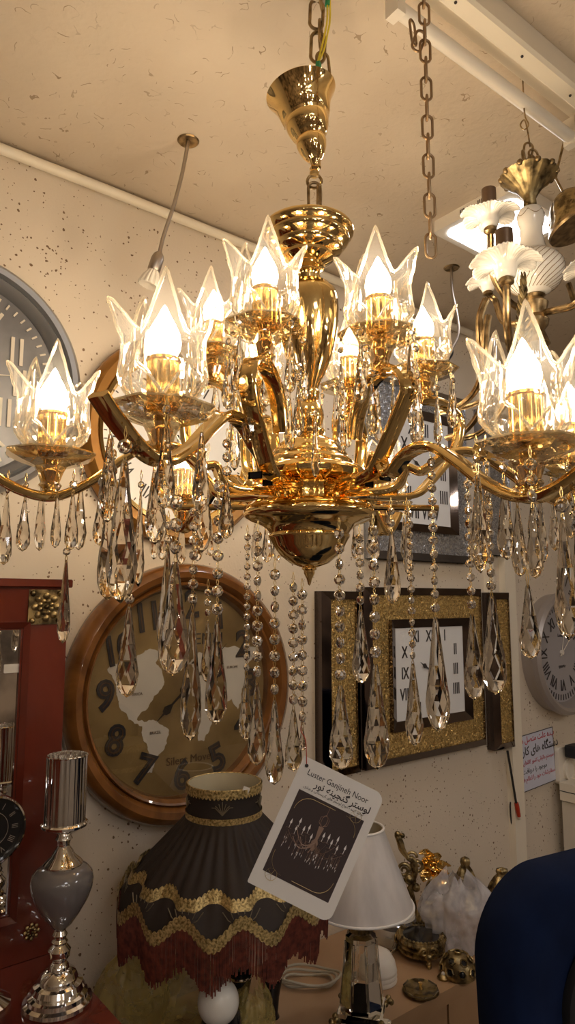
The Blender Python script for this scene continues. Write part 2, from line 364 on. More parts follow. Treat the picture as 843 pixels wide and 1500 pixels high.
# ------------------------------------------------------------------ LED panel
def ledpanel(px,py,label,w=.30,p=None):
    if p is None: p=CE(px,py,.035)
    M=WM(p)@RX(-PI/2)   # x along wall, y -> away... z up
    Mx=Matrix(((U.x,N.x,0,p.x),(U.y,N.y,0,p.y),(0,0,1,p.z),(0,0,0,1)))
    t=thing('ceiling_panel_light',p,label,'ceiling light','square white panel lights',M=Mx)
    body=MB(); body.poly(rrect(w,w,.012),.035,Mx); part('panel_housing',body,white_pl,t,smooth=False)
    part('lit_diffuser',MB().poly(rrect(w*.84,w*.84,.03),.003,Mx@T((0,0,-.002))),panel_m,t,smooth=False)
    sl=MB()
    for sx in (-1,1):
        for i in range(3): sl.box((sx*.03+i*.006-.006,-w/2-.001,.008),(sx*.03+i*.006-.003,-w/2+.002,.026),Mx@RZ(-PI/2))
    sl.box((-.003,-w/2-.001,.015),(.003,-w/2+.002,.020),Mx@RZ(-PI/2))
    part('vent_slots',sl,ink,t,smooth=False); return t
pl=CE(634,342,.035)+U*.14+N*.14
ledpanel(0,0,'glowing square white panel light on the ceiling behind the white porcelain chandelier',.28,pl)
fill_panels=[room(-.6,2.6,CZ-.035),room(1.6,3.2,CZ-.035),room(-1.6,3.9,CZ-.035)]  # extra ceiling panels added out of view to raise the ambient light
for q in fill_panels:
    ledpanel(0,0,'added square white fill panel on the ceiling, unseen behind the camera',.45,q)
# ------------------------------------------------------------------ bulbs added unseen behind the camera for fill light and sparkle
def pendant(q,zl):
    t=thing('fill_pendant',(q.x,q.y,CZ),'added lit bulb on a cord, unseen behind the camera, for fill light and sparkle','lamp','added fill bulbs behind the camera')
    part('cord',MB().tube([(q.x,q.y,CZ),(q.x,q.y,zl)],.003,6),cablebl,t)
    part('bulb',MB().ball((q.x,q.y,zl-.03),.032,12,8),fill_bulb_m,t)
random.seed(5)
for i in range(13):
    q=room(-2.4+(i%5)*1.2+random.uniform(-.3,.3),2.6+(i//5)*.85+random.uniform(-.2,.2),0); 
    if Vector((q.x,q.y)).length>.5: pendant(q,CZ-random.uniform(.25,.7))
# ------------------------------------------------------------------ MAIN CHANDELIER
Dc=1.15; C0=P(453,740,Dc); CX,CY=C0.x,C0.y
def cz(py): return P(455,py,Dc).z
pxm=Dc/1000.
ch=thing('chandelier',(CX,CY,cz(740)),'large polished gold chandelier with lit clear tulip shades and dangling crystals, filling the middle','chandelier')
AX=T((CX,CY,0))
def prof(l): return [(r*pxm,cz(y)) for r,y in l]
def lathe_part(name,l,mat=gold,n=48,fr=None,angle=50,parent=None):
    return part(name,MB().lathe(prof(l),n,AX,fr),mat,parent or ch,angle=angle)
lathe_part('top_bowl',[(18,398),(25,394),(24,389),(34,384),(40,380),(40,376),(50,371),(54,367),(54,363),(61,358),(65,353),(64,349),(70,345),(72,341),(70,337),(58,336),(40,334),(0,334)])
lathe_part('neck',[(0,408),(12,408),(14,402),(19,399),(19,394),(12,390)])
lathe_part('vase_column',[(13,582),(16,580),(17,575),(14,571),(18,562),(25,548),(33,530),(40,508),(45,480),(47,455),(46,438),(43,428),(36,423),(34,419),(25,415),(18,412),(19,406),(12,402),(10,398)])
lathe_part('ball_knop',[(20,640),(24,636),(24,630),(18,627),(21,620),(23,612),(22,602),(18,594),(12,588),(16,584),(16,579),(10,577)])
lathe_part('stepped_dome',[(60,712),(66,709),(78,705),(84,700),(86,695),(83,690),(75,686),(67,683),(67,679),(64,675),(58,671),(58,667),(54,662),(48,658),(47,654),(41,649),(34,645),(28,641),(22,638)])
lathe_part('arm_band',[(54,742),(58,738),(55,734),(55,716),(58,712),(54,708)],gold2,96,fr=lambda a,t:1+.018*math.copysign(1,sin(a*24)))
lathe_part('lower_plate',[(60,746),(92,748),(97,745),(92,740),(60,739)])
lathe_part('lower_bowl',[(0,832),(12,831),(28,825),(42,814),(52,801),(58,789),(60,787),(60,784),(58,782),(62,776),(70,770),(84,765),(94,760),(98,755),(97,750),(90,746),(60,745)])
lathe_part('finial',[(0,858),(2,856),(4,848),(8,840),(8,836),(11,834),(10,830),(4,828)],n=24)
# suspension above
def link_mesh(L_,w,r,name='link'):
    pts=[]
    for i in range(20):
        a=2*PI*i/20; pts.append((w*cos(a),0,(L_/2-w)*(1 if sin(a)>=0 else -1)+w*sin(a) if abs(sin(a))>1e-6 else (0)))
    pts=[(w*cos(2*PI*i/24),0,w*sin(2*PI*i/24)+(L_/2-w)*(1 if i<=12 else -1)) for i in range(24)]
    return MB().tube([p for p in pts],r,8,closed=True)
def bellcap():
    p=P(462,236,Dc); q=P(441,136,Dc); M=axis(p,q); s=(q-p).length
    pr=[(.008,-.012),(.010,0),(.013,.002),(.020,.010),(.026,.022),(.028,.030),(.027,.036),(.025,.039),(.032,.044),(.038,.056),(.041,.068),(.040,.071),(.044,.074),(.049,.090),(.055,.104),(.062,.113),(.065,.117),(.063,.119),(.056,.108),(.045,.08),(.034,.05),(.018,.02),(.0,.01)]
    k=s/.118; pr=[(r*1.0,z*k) for r,z in pr]
    part('bell_cap',MB().lathe(pr,48,M),gold,ch,angle=50)
    part('suspension_ring',MB().lathe([(0,0),(.008,0),(.009,.006),(.007,.010),(.009,.014),(.006,.02),(0,.02)],20,T(P(461,258,Dc))),gold,ch)
    rg=[P(461,266,Dc)+Vector((.013*cos(a),0,.013*sin(a))) for a in [2*PI*i/20 for i in range(20)]]
    part('suspension_loop',MB().tube(rg,.0028,8,closed=True),brass,ch)
    lm=link_mesh(.052,.011,.0028).mesh('chain_link',brass)
    for (px,py,rz,ry,s_) in ((461,287,.1,0,1.0),(468,290,1.3,.12,1.0),):
        put('chain_link',lm,ch,T(P(px,py,Dc))@RZ(rz)@RY(ry)@S(s_))
    for (px,py,rz,ry,s_) in ((464,22,.2,.05,1.15),(470,52,1.35,0,1.1),(466,70,.15,.05,1.2),(474,97,.3,-.1,1.05),(447,118,.0,.5,1.0),(472,-8,1.3,0,1.2),(466,-40,.2,0,1.2),(470,-75,1.3,0,1.2)):
        put('chain_link',lm,ch,T(P(px,py,Dc))@RZ(rz)@RY(ry)@S(s_))
    z=CZ; t=P(468,-75,Dc)
    part('hanging_rod',MB().tube([t,Vector((t.x,t.y,CZ))],.003,8),brass,ch)
    for dx,dy in ((0,0),(4,2)):
        w=[P(478+dx,-60,Dc-.02),P(480+dx,20,Dc-.02),P(476+dx,50,Dc-.02),P(470+dx,75,Dc-.02),P(464,98,Dc-.015),P(459,118,Dc)]
        part('supply_wire',MB().tube(bez(w),.0018,8),cable_y,ch)
    part('green_tape',MB().tube(bez([P(467,92,Dc-.02),P(465,102,Dc-.02),P(458,112,Dc-.018)]),.0055,8,sec=[(1,.2),(-.6,1),(-1,-.5),(.5,-1)]),cable_g,ch,angle=20)
    part('green_tape',MB().tube(bez([P(481,-4,Dc-.02),P(480,8,Dc-.02)]),.005,8),cable_g,ch)
bellcap()
# --- cups
def tulip_mesh():
    n=120; rows=22; mb=MB(); vs=[];fs=[]
    NP=5; ht=[.166,.128,.134,.156,.126]; fl=[-.018,.024,.038,-.006,.032]; val=.084
    for j in range(rows+1):
        t=j/rows
        for i in range(n):
            a=2*PI*i/n; k=(a/(2*PI)*NP+.5)%NP; idx=int(k)%NP; u=abs(k-int(k)-.5)*2
            h=val+(ht[idx]-val)*(1-u**1.25)**1.5
            z=h*t
            # belly profile by absolute height
            zz=min(z/val,1)
            r=.026+.029*math.sin(min(1,zz*1.9)*PI/2) - .0085*max(0,zz-.5)/.5
            w=max(0,(z-val*.62)/(.155-val*.62))
            r+=fl[idx]*w**1.6*(1-.4*u)+ .004*w
            r*=1+.012*cos(a*24)+.03*(.5-u)*min(1,zz)
            aa=a+.10*sin(t*3)*w
            vs.append((r*cos(aa),r*sin(aa),z))
    for j in range(rows):
        for i in range(n):
            q=(i+1)%n; fs.append((j*n+i,j*n+q,(j+1)*n+q,(j+1)*n+i))
    o=len(vs); vs.append((0,0,.0))
    for i in range(n): fs.append((o,(i+1)%n,i))
    mb.add(vs,fs); return mb.mesh('tulip_shade',tulip_m,angle=80)
TUL=tulip_mesh()
def dish_mesh():
    mb=MB(); n=8
    pr=[(.014,-.048),(.018,-.045),(.014,-.040),(.020,-.024),(.024,-.017),(.044,-.010),(.060,-.003),(.067,.002),(.065,.005),(.045,.000),(.02,-.004),(0,-.004)]
    mb.lathe(pr,8); return mb.mesh('drip_dish',dish_m,smooth=False)
def tulip_edges():
    me=TUL; n=120; rows=22; V=[v.co.copy() for v in me.vertices]; mb=MB()
    mb.tube([V[rows*n+i] for i in range(n)],.0023,6,closed=True)
    NP=5
    for k in range(NP):
        c=int(round(n*k/NP)) ; hw=n//(2*NP)
        for sgn in (-1,1):
            pts=[]
            for s_ in range(15):
                f=s_/14; off=hw*sin(PI*.5*min(1,f*1.25))**.8*(1-.0*f); row=int(round(rows*(.03+.80*f)))
                pts.append(V[row*n+int(c+sgn*off)%n]*1.0)
            mb.tube(bez(pts,2),lambda u:.0021,6)
    return mb.mesh('glass_edge',edge_m)
edge_m=thinglass('tulip_edge_glass',(.97,.93,.84),1.0,.5,0,60,.12,base_r=.42,haze=.12)
TE=tulip_edges()
DISH=dish_mesh()
CUP=MB().lathe([(.011,-.062),(.015,-.058),(.011,-.052),(.010,-.046),(.012,-.032),(.014,-.024),(.010,-.018),(.010,-.006)],24).mesh('socket_cup',gold)
CAND=MB().lathe([(.017,0),(.021,.002),(.021,.006),(.019,.008),(.019,.060),(.021,.062),(.020,.066),(.012,.066)],48,None,lambda a,t:1+.05*cos(a*16)).mesh('candle_sleeve',gold2)
BUL=MB().lathe([(.010,.060),(.014,.066),(.0195,.077),(.021,.086),(.019,.098),(.014,.109),(.008,.120),(.0035,.130),(0,.135)],20).mesh('flame_bulb',bulb_m)
def drop_mesh():
    prof_=[(.0022,0),(.0034,-.05),(.0055,-.2),(.0085,-.42),(.0115,-.60),(.0135,-.74),(.0125,-.85),(.008,-.95),(0,-1.0)]
    vs=[];fs=[];n=8; m=len(prof_)
    for j,(r,z) in enumerate(prof_):
        if r==0: vs.append((0,0,z*.11)); continue
        for i in range(n):
            a=2*PI*(i+.5*(j%2))/n; vs.append((r*cos(a),r*sin(a)*.72,z*.11))
    for j in range(m-2):
        for i in range(n):
            k=(i+1)%n; A=j*n+i;B=j*n+k;C=(j+1)*n+i;D=(j+1)*n+k
            if j%2==0: fs+=[(A,C,B),(B,C,D)]
            else: fs+=[(A,C,D),(A,D,B)]
    l=(m-1)*n
    for i in range(n): fs.append(((m-2)*n+i,l,(m-2)*n+(i+1)%n))
    fs.append(tuple(range(n)))
    return MB().add(vs,fs).mesh('crystal_drop',crystal,smooth=False)
DROP=drop_mesh()
def bead_mesh():
    mb=MB(); n=8; r=.008
    # disc facing y
    vs=[];fs=[]
    lay=[(.45,-.0035),(.85,-.0022),(1.0,0),(.85,.0022),(.45,.0035)]
    for j,(q,y) in enumerate(lay):
        for i in range(n):
            a=2*PI*(i+.5*(j%2))/n; vs.append((r*q*cos(a),y*1.25,r*q*sin(a)))
    for j in range(4):
        for i in range(n):
            k=(i+1)%n; A=j*n+i;B=j*n+k;C=(j+1)*n+i;D=(j+1)*n+k
            if j%2==0: fs+=[(A,B,C),(B,D,C)]
            else: fs+=[(A,D,C),(A,B,D)]
    fs.append(tuple(reversed(range(n)))); fs.append(tuple(range(4*n,5*n)))
    return mb.add(vs,fs).mesh('crystal_bead',crystal_b,smooth=False)
BEAD=bead_mesh(); BV=[v.co.copy() for v in BEAD.vertices]; BFc=[tuple(p.vertices) for p in BEAD.polygons]
NB=[0]; EXTRA=MB()
def bead(p,s,parent,rz=None):
    M=T(p)@RZ(random.uniform(-1.2,1.2) if rz is None else rz)@RY(random.uniform(-.1,.1))@S(s)
    if NB[0]<100: put('crystal_bead',BEAD,parent,M); NB[0]+=1
    else: EXTRA.add(BV,BFc,M)
def wire(mb,a,b,r=.0006):
    s=.0016; mid=(a+b)/2; d=Vector((s,0,0))
    mb.tube([a,mid+d,b],r,4,cap=False); mb.tube([a,mid-d,b],r,4,cap=False)
def strand(px,y0,y1,y2,wpx,d,bs=1.0,first=None):
    """beads from y0 to y1, drop from y1 to y2"""
    k=d/1000.; t=P(px,y0,d); e=P(px,y1,d); e.x,e.y=t.x,t.y; bot=P(px,y2,d).z
    sp=.0215*bs; L_=t.z-e.z; n=max(1,round(L_/sp)) if L_>.008 else 0
    mb=MB(); pos=[]
    top=Vector(t)+Vector((0,0,.012)); prev=top
    for i in range(n):
        p=Vector((t.x,t.y,t.z-(i+.5)*L_/n)); pos.append(p); wire(mb,prev,p+Vector((0,0,.006*bs))); prev=p-Vector((0,0,.006*bs))
    dp=Vector((t.x,t.y,e.z-.004)); wire(mb,prev,dp-Vector((0,0,.004)))
    st=part('crystal_strand',mb,wire_g,ch)
    for p in pos: bead(p,bs,st)
    Ld=(dp.z-bot)/.11; wd=wpx*k/.027
    put('crystal_drop',DROP,st,T(dp)@RZ(random.uniform(-.6,.6))@S(wd,wd,Ld)); return st
armsec=[(1.0,-.28),(1.12,0),(1.0,.28),(.8,.46),(.3,.36),(-.3,.36),(-.8,.46),(-1.0,.28),(-1.12,0),(-1.0,-.28),(-.8,-.46),(-.3,-.36),(.3,-.36),(.8,-.46)]
def sweep_planar(pts2,az,wid,th_sec,M0):
    d=Vector((cos(az),sin(az),0)); s=Vector((-sin(az),cos(az),0)); mb=MB(); vs=[];fs=[]; m=len(pts2); k=len(th_sec)
    for j,q in enumerate(pts2):
        t=(pts2[min(j+1,m-1)]-pts2[max(j-1,0)]).normalized(); nrm=Vector((-t.y,t.x,0))
        for x,y in th_sec:
            o=q+nrm*(y*wid); vs.append(M0+d*o.x+ZA*o.y+s*(x*wid))
    for j in range(m-1):
        for i in range(k):
            r=(i+1)%k; fs.append((j*k+i,j*k+r,(j+1)*k+r,(j+1)*k+i))
    fs.append(tuple(reversed(range(k)))); fs.append(tuple(range((m-1)*k,m*k)))
    return mb.add(vs,fs)
M0=Vector((CX,CY,0)); ZB=cz(724)
def lower_arm(R,zr,az):
    k=R/.352; z=lambda v: ZB+ (zr-.062-ZB)*0+v   # heights relative
    b=zr-.060   # lowest point below the cup
    pk=b+.075
    pk=b+.092; path=[(.068,ZB),(.105*k,ZB),(.128*k,ZB+.010),(.140*k,ZB+.036),(.160*k,pk-.028),(.192*k,pk-.004),(.228*k,pk-.002),(.265*k,pk-.030),(.302*k,b+.026),(.345*k,b),(.385*k,b+.006),(.425*k,b+.032),(.448*k,b+.052)]
    mb=sweep_planar(bez([(a,c,0) for a,c in path],7),az,.0130,armsec,M0)
    return part('arm',mb,gold,ch,angle=40)
def upper_arm(R,zr,az):
    top=zr-.060; k=R/.20
    path=[(.066,ZB+.006),(.135*k,ZB+.004),(.178*k,ZB+.012),(.203*k,ZB+.036),(.226*k,ZB+.064),(.252*k,ZB+.098),(.264*k,top-.032),(.244*k,top-.003),(.205*k,top+.005),(.168*k,top-.012),(.143*k,top-.045),(.132*k,top-.085)]
    mb=sweep_planar(bez([(a,c,0) for a,c in path],7),az,.0130,armsec,M0)
    return part('arm',mb,gold,ch,angle=40)
sq=[(1,-.45),(1,.45),(-1,.45),(-1,-.45)]
rd=[(cos(2*PI*i/10)*.6,sin(2*PI*i/10)*.6) for i in range(10)]
def stub(az,r1,z,sec=sq,wid=.009):
    mb=sweep_planar([Vector((.06,z,0)),Vector((r1,z,0))],az,wid,sec,M0); mb.f=mb.f[:-1]
    mb2=sweep_planar([Vector((.06,z,0)),Vector((r1-.0006,z,0))],az,wid*.8,sec,M0)
    o=part('arm_socket',mb,gold,ch,smooth=False); part('socket_end',mb2,black,o,smooth=False); return o
def cup(p,rot,scale=1.0,tul=True,bulb=True):
    M=T(p)@RZ(rot)@S(scale)
    d=put('drip_dish',DISH,ch,T(p)@RZ(rot+.39)@S(scale)); put('socket_cup',CUP,ch,M)
    tt=put('tulip_shade',TUL,ch,M@T((0,0,.003))); put('glass_edge',TE,tt,M@T((0,0,.003)))
    c=put('candle_sleeve',CAND,ch,M)
    if bulb: put('flame_bulb',BUL,c,M)
def polar(p): v=Vector((p.x-CX,p.y-CY)); return v.length,math.atan2(v.y,v.x)
def facing(p,off=0): return math.atan2(-p.y,-p.x)+off
lowers=[(P(238,603,.80),.0),(P(75,668,.99),.05),(P(773,655,.79),.15)]
zl=sum(p.z for p,_ in lowers)/3
for a_,r_ in ((62,.36),(135,.36),(98,.36),(344,.42)):
    a=math.radians(a_); lowers.append((Vector((CX+r_*cos(a),CY+r_*sin(a),zl)),random.uniform(0,1)))
uppers=[(P(388,482,.98),.12),(P(556,495,.99),-.1),(P(622,545,1.24),.3),(P(312,520,1.25),-.2),(P(380,572,1.38),.2),(P(513,568,1.36),0)]
for p,o in lowers:
    R,az=polar(p); cup(p,facing(p,o)); lower_arm(R,p.z,az); stub(az+.03,.15,ZB-.004)
for p,o in uppers:
    R,az=polar(p); cup(p,facing(p,o),.97); upper_arm(R,p.z,az)
for a in (5,-3+180): stub(math.radians(a),.225,cz(742),rd,.009)
for a in (243,306): stub(math.radians(a),.185,cz(722),sq,.012)
# --- hanging crystals near every cup
def cupdrops(p,angs,L_=.10,w=.024,bs=.75,r=.060,gap=.03):
    for a in angs:
        an=math.radians(a); top=Vector((p.x+r*cos(an),p.y+r*sin(an),p.z+.0)); mb=MB()
        b1=top-Vector((0,0,gap*.45)); b2=top-Vector((0,0,gap)); wire(mb,top,b1); wire(mb,b1,b2-Vector((0,0,.006)))
        st=part('crystal_pendant',mb,wire_g,ch); bead(b1,bs,st); 
        ll=L_*random.uniform(.88,1.1); put('crystal_drop',DROP,st,T(b2-Vector((0,0,.003)))@RZ(random.uniform(0,3))@S(w/.027,w/.027,ll/.11))
# explicit strands: px, top, bead end, drop end, drop width px, depth
ST=[ # left near cup
 (150,700,712,800,24,.84,.8),(165,655,700,880,34,.80,1.0),(184,640,668,884,50,.72,1.1),(231,640,662,798,33,.80,.9),
 (190,870,884,1022,36,.86,.9),(259,720,818,990,46,.84,1.15),(285,740,888,1086,32,.92,.9),(247,760,800,960,30,.95,.8),
 (298,650,672,810,30,.98,.8),(321,700,905,1062,34,.92,1.05),(305,860,905,1000,20,1.0,.7),(207,700,720,860,18,1.0,.7),
 # far left cup
 (12,700,724,828,26,1.0,.7),(38,705,728,808,21,.98,.7),(85,705,722,803,16,.96,.7),(108,700,720,806,21,.96,.8),(98,800,816,943,23,.94,.7),(-4,690,715,800,24,1.0,.7),
 # centre
 (378,775,995,1122,27,.95,1.0),(363,780,985,1085,22,1.02,.7),(403,830,1022,1150,30,.95,1.0),(430,850,1035,1130,26,.97,.95),(443,860,1062,1100,12,.94,.95),
 (497,770,1000,1128,36,.96,1.05),(527,780,888,1002,28,1.0,.9),(547,765,968,1128,38,.92,1.05),(573,740,775,885,26,1.02,.8),
 (600,745,968,1093,28,1.0,.75),(632,668,900,1073,36,.93,.85),(596,740,752,842,14,1.05,.6),(462,600,612,700,14,1.0,.7),
 # right near cup
 (685,700,895,1026,34,.95,.85),(714,695,868,1018,36,.90,.85),(698,650,715,840,26,.84,.9),(757,705,735,845,24,.80,.9),(777,668,738,848,25,.74,.95),(773,845,852,966,33,.82,.7),
 (791,700,728,825,16,.86,.7),(823,728,752,938,38,.74,1.1),(845,740,765,930,34,.76,1.0),(712,650,690,770,16,.9,.7),
 # under the upper cups
 (365,540,548,650,22,.95,.8),(437,530,560,640,18,.97,.8),(425,560,580,660,16,1.0,.7),(536,500,520,540,12,.93,.8),(545,540,555,640,20,.95,.8),(609,540,560,660,22,1.0,.9),(640,560,575,650,14,1.1,.8),(345,560,575,690,18,1.08,.8),(333,640,700,790,24,.9,.9),(500,560,575,665,18,1.02,.8)]
ST.sort(key=lambda s:-(s[2]-s[1]))
for s in ST: strand(*s)
cupdrops(lowers[0][0],(200,285,330)); cupdrops(lowers[1][0],(120,60)); cupdrops(lowers[2][0],(180,100,350)); 
for p,_ in lowers[3:]: cupdrops(p,(20,100,170,240,310),.09)
for p,_ in uppers: cupdrops(p,(15,90,160,235,310),.085,.020,gap=.025)
if EXTRA.v: 
    o=part('crystal_beads',EXTRA,crystal_b,ch,smooth=False); o['kind']='stuff'
# ------------------------------------------------------------------ card tag
def cardtag():
    d=.93; tl=P(446,1103,d); tr=P(566,1162,d); bl=P(363,1288,d); br=P(481,1364,d)
    X=(tr-tl); w=X.length*.985; X.normalize(); Yv=(tl-bl); h=Yv.length; Yv=(Yv-X*Yv.dot(X)).normalized(); Zv=X.cross(Yv); c=(tl+tr+bl+br)/4
    M=Matrix(((X.x,Yv.x,Zv.x,c.x),(X.y,Yv.y,Zv.y,c.y),(X.z,Yv.z,Zv.z,c.z),(0,0,0,1)))
    t=thing('product_card',c,'white card with a printed chandelier picture hanging by a string from the crystals','card',M=M)
    out=[]
    for (sx,sy,r,a0) in ((1,1,.012,0),(-1,1,.002,PI/2),(-1,-1,.002,PI),(1,-1,.012,1.5*PI)):
        for i in range(6):
            a=a0+PI/2*i/5; out.append((sx*(w/2-r)+r*cos(a),sy*(h/2-r)+r*sin(a)))
    part('card',MB().poly(out,.0012,M,-.0012),paper,t,smooth=False)
    pw=w*.80; p0=-h*.375; p1=h*.265
    part('printed_picture',MB().poly([(-pw/2,p0),(pw/2,p0),(pw/2,p1),(-pw/2,p1)],.0003,M),photo_bg,t,smooth=False)
    tx=MB(); tx.text('Luster Ganjineh Noor',h*.062,.0002,M@T((-w*.02,h*.405,.0002)),sx=.9)
    tx.text(fa('لوستر گنجینه نور'),h*.07,.0002,M@T((w*.08,h*.345,.0002)),bold=.0002)
    tx.text(fa('تولید کننده انواع لوستر های کریستالی و برنزی'),h*.028,.0002,M@T((0,h*.30,.0002)))
    part('printed_text',tx,ink,t,smooth=False)
    cb=MB(); cw=MB(); cg=MB(); zz=.0005
    def ln(mb,pts,r): mb.tube([Vector((x,y,zz)) for x,y in pts],r,4,M=M,sec=[(1,0),(0,.15),(-1,0),(0,-.15)])
    cx,cy=0,(p0+p1)/2+.006; s=w
    def q(x,y): return (cx+x*s,cy+y*s)
    ln(cb,[q(0,.10+.30),q(0,.28)],.0004)
    for x in (-.05,.05,-.03,.03): ln(cb,[q(0,.30),q(x,.26),q(x,.20),q(0,.16)],.0005)
    cb.poly([q(-.03,.16),q(.03,.16),q(.015,.02),q(.04,-.02),q(.03,-.08),q(0,-.12),q(-.03,-.08),q(-.04,-.02),q(-.015,.02)],.0003,M,.0003)
    random.seed(3)
    for x,y in ((-.33,.0),(-.25,-.04),(-.17,-.01),(-.12,.03),(.12,.03),(.17,-.01),(.25,-.04),(.33,.0),(-.06,-.05),(.06,.02),(-.24,.05),(.22,.05)):
        ln(cb,[(q(t_*x, -.10*sin(PI*t_)**1-.02+ (y-.0)*t_)) for t_ in [i/8 for i in range(9)]],.0007)
        ln(cb,[q(x-.03,y),q(x+.03,y)],.0009); ln(cw,[q(x,y),q(x,y+.05)],.0005)
        cw.poly([q(x-.012,y+.06),q(x,y+.045),q(x+.012,y+.06),q(x+.008,y+.08),q(x,y+.11),q(x-.008,y+.08)],.0003,M,.0003)
    for i in range(46):
        x=random.uniform(-.34,.34); y=random.uniform(-.10,-.03); l=random.uniform(.05,.16)*(1.2-abs(x)*1.4)
        ln(cb,[q(x,y),q(x,y-l)],.00025); cw.poly([q(x-.004,y-l),q(x+.004,y-l),q(x,y-l-.03)],.0003,M,.0003)
    for sx,sy,px_,py_ in ((1,1,pw/2-.012,p1),( -1,-1,-pw/2+.012,p0)):
        ln(cg,[(px_+.0075*cos(a),py_+.0075*sin(a)) for a in [2*PI*i/24 for i in range(25)]],.0004)
        for k in range(5): ln(cg,[(px_,py_),(px_+.0075*cos(k*1.257),py_+.0075*sin(k*1.257))],.0003)
    m_=.004; xr,yr=pw/2-m_,(p1-p0)/2-m_; yc=(p0+p1)/2
    ln(cg,[(xr,yc+yr*.6)]+[(xr-.02+.02*cos(a),yc+yr-.02+.02*sin(a)) for a in [PI/2*i/6 for i in range(7)]],.0004)
    ln(cg,[(xr,yc-yr*.6)]+[(xr-.02+.02*cos(a),yc-yr+.02-.02*sin(a)) for a in [PI/2*i/6 for i in range(7)]]+[(xr-.05,yc-yr)],.0004)
    ln(cg,[(-xr,yc-yr*.5)]+[(-xr+.02-.02*cos(a),yc-yr+.02-.02*sin(a)) for a in [PI/2*i/6 for i in range(7)]],.0004)
    ln(cg,[(-xr,yc+yr*.6)]+[(-xr+.02-.02*cos(a),yc+yr-.02+.02*sin(a)) for a in [PI/2*i/6 for i in range(7)]]+[(-xr+.05,yc+yr)],.0004)
    part('printed_chandelier',cb,photo_br,t,smooth=False); part('printed_candles',cw,photo_wh,t,smooth=False); part('printed_emblem',cg,photo_go,t,smooth=False)
    hp=M@Vector((-w/2+.008,h/2-.010,0)); part('punch_hole',MB().lathe([(0,0),(.0024,0),(.0024,.0006),(0,.0006)],16,T(hp)@(M.to_3x3().to_4x4())),ink,t)
    part('string',MB().tube(bez([hp,P(448,1085,d),P(441,1070,d+.01),P(444,1055,d+.01)]),.0006,5),redpl,t)
cardtag()
# ------------------------------------------------------------------ WALL CLOCKS
def wheight(px,y0,y1,off=0): return (W(px,y0,off).z-W(px,y1,off).z)
def ringlathe(mb,prof,M,n=96): return mb.lathe(prof+[prof[0]],n,M,cap=False)
def numtext(mb,lst,r,size,M,z,h,font=None,sx=1,upright=True,bold=0,start=0):
    for i,s in enumerate(lst):
        a=PI/2-2*PI*(i+1)/12
        R=Matrix() if upright else RZ(a-PI/2)
        mb.text(s,size,h,M@T((r*cos(a),r*sin(a),z))@R,sx=sx,bold=bold)
ROM=['I','II','III','IIII','V','VI','VII','VIII','IX','X','XI','XII']
def hand(mb,a,l,w,M,z,spade=True):
    Q=M@T((0,0,z))@RZ(a-PI/2)
    pts=[(-w*.5,-l*.15),(w*.5,-l*.15),(w*.35,l*.45)]+([(w*1.6,l*.62),(w*1.0,l*.72),(w*.35,l*.74)] if spade else [])+[(0,l)]+([(-w*.35,l*.74),(-w*1.0,l*.72),(-w*1.6,l*.62)] if spade else [])+[(-w*.35,l*.45)]
    mb.poly(pts,.0015,Q)
def ticks(mb,n,r0,r1,w,M,z,h,skip=None):
    for i in range(n):
        if skip and i%skip==0: continue
        a=2*PI*i/n; mb.box((-w/2,r0,z),(w/2,r1,z+h),M@RZ(a))
# grey clock, left edge
def grey_left():
    Rc=wheight(-40,375,725)/2*1.02; c=W(-68,548); M=WM(c)
    t=thing('wall_clock',c,'large pewter grey round wall clock with raised Roman numerals, cut by the left edge','clock','round wall clocks',M=M)
    R=Rc
    mb=MB(); ringlathe(mb,[(R*.99,0),(R,.02),(R*.985,.035),(R*.95,.045),(R*.91,.042),(R*.895,.030),(R*.885,.034),(R*.87,.04),(R*.83,.030),(R*.80,.014),(R*.80,0)],M); part('rim',mb,grey_m,t)
    part('dial',MB().lathe([(R*.82,.003),(R*.82,.010),(0,.010)],96,M),grey_f,t)
    for i,s_ in enumerate(ROM):
        a=PI/2-2*PI*(i+1)/12; part('numeral',MB().text(s_,R*.34,.005,M@T((R*.53*cos(a),R*.53*sin(a),.012))@RZ(0 if i in (1,2,3,7,8,9) else a-PI/2),sx=.85),cream,t,smooth=False)
    mb=MB(); ticks(mb,60,R*.71,R*.76,R*.014,M,.010,.004); part('minute_marks',mb,cream,t,smooth=False)
    mb=MB(); hand(mb,math.radians(8),R*.72,R*.012,M,.018,False); hand(mb,math.radians(120),R*.45,R*.02,M,.016,False); part('clock_hands',mb,cream,t,smooth=False)
grey_left()
# gilded clock behind the lamps
def gilded():
    c=W(258,648,.0); R=wheight(258,498,797)/2; M=WM(c)
    t=thing('wall_clock',c,'gilded round wall clock with white dial behind the left lamps of the chandelier','clock','round wall clocks',M=M)
    mb=MB(); ringlathe(mb,[(R*.98,0),(R,.02),(R*.98,.04),(R*.93,.052),(R*.86,.050),(R*.835,.040),(R*.83,0)],M); part('rim',mb,woodg,t)
    mb=MB(); ringlathe(mb,[(R*.84,0),(R*.84,.046),(R*.80,.040),(R*.775,.018),(R*.76,.014),(R*.76,0)],M); part('inner_rim',mb,gold2,t)
    part('dial',MB().lathe([(R*.79,.003),(R*.79,.012),(0,.012)],96,M),dial_w,t)
    mb=MB(); numtext(mb,ROM,R*.60,R*.17,M,.013,.0015,upright=False,sx=.8); mb.text('ARTEMIS',R*.13,.001,M@T((0,R*.34,.0135))); ticks(mb,60,R*.72,R*.75,R*.010,M,.012,.001); part('dial_print',mb,ink,t,smooth=False)
    mb=MB(); hand(mb,math.radians(60),R*.5,R*.02,M,.018); hand(mb,math.radians(-70),R*.4,R*.03,M,.016); part('clock_hands',mb,black,t,smooth=False)
gilded()
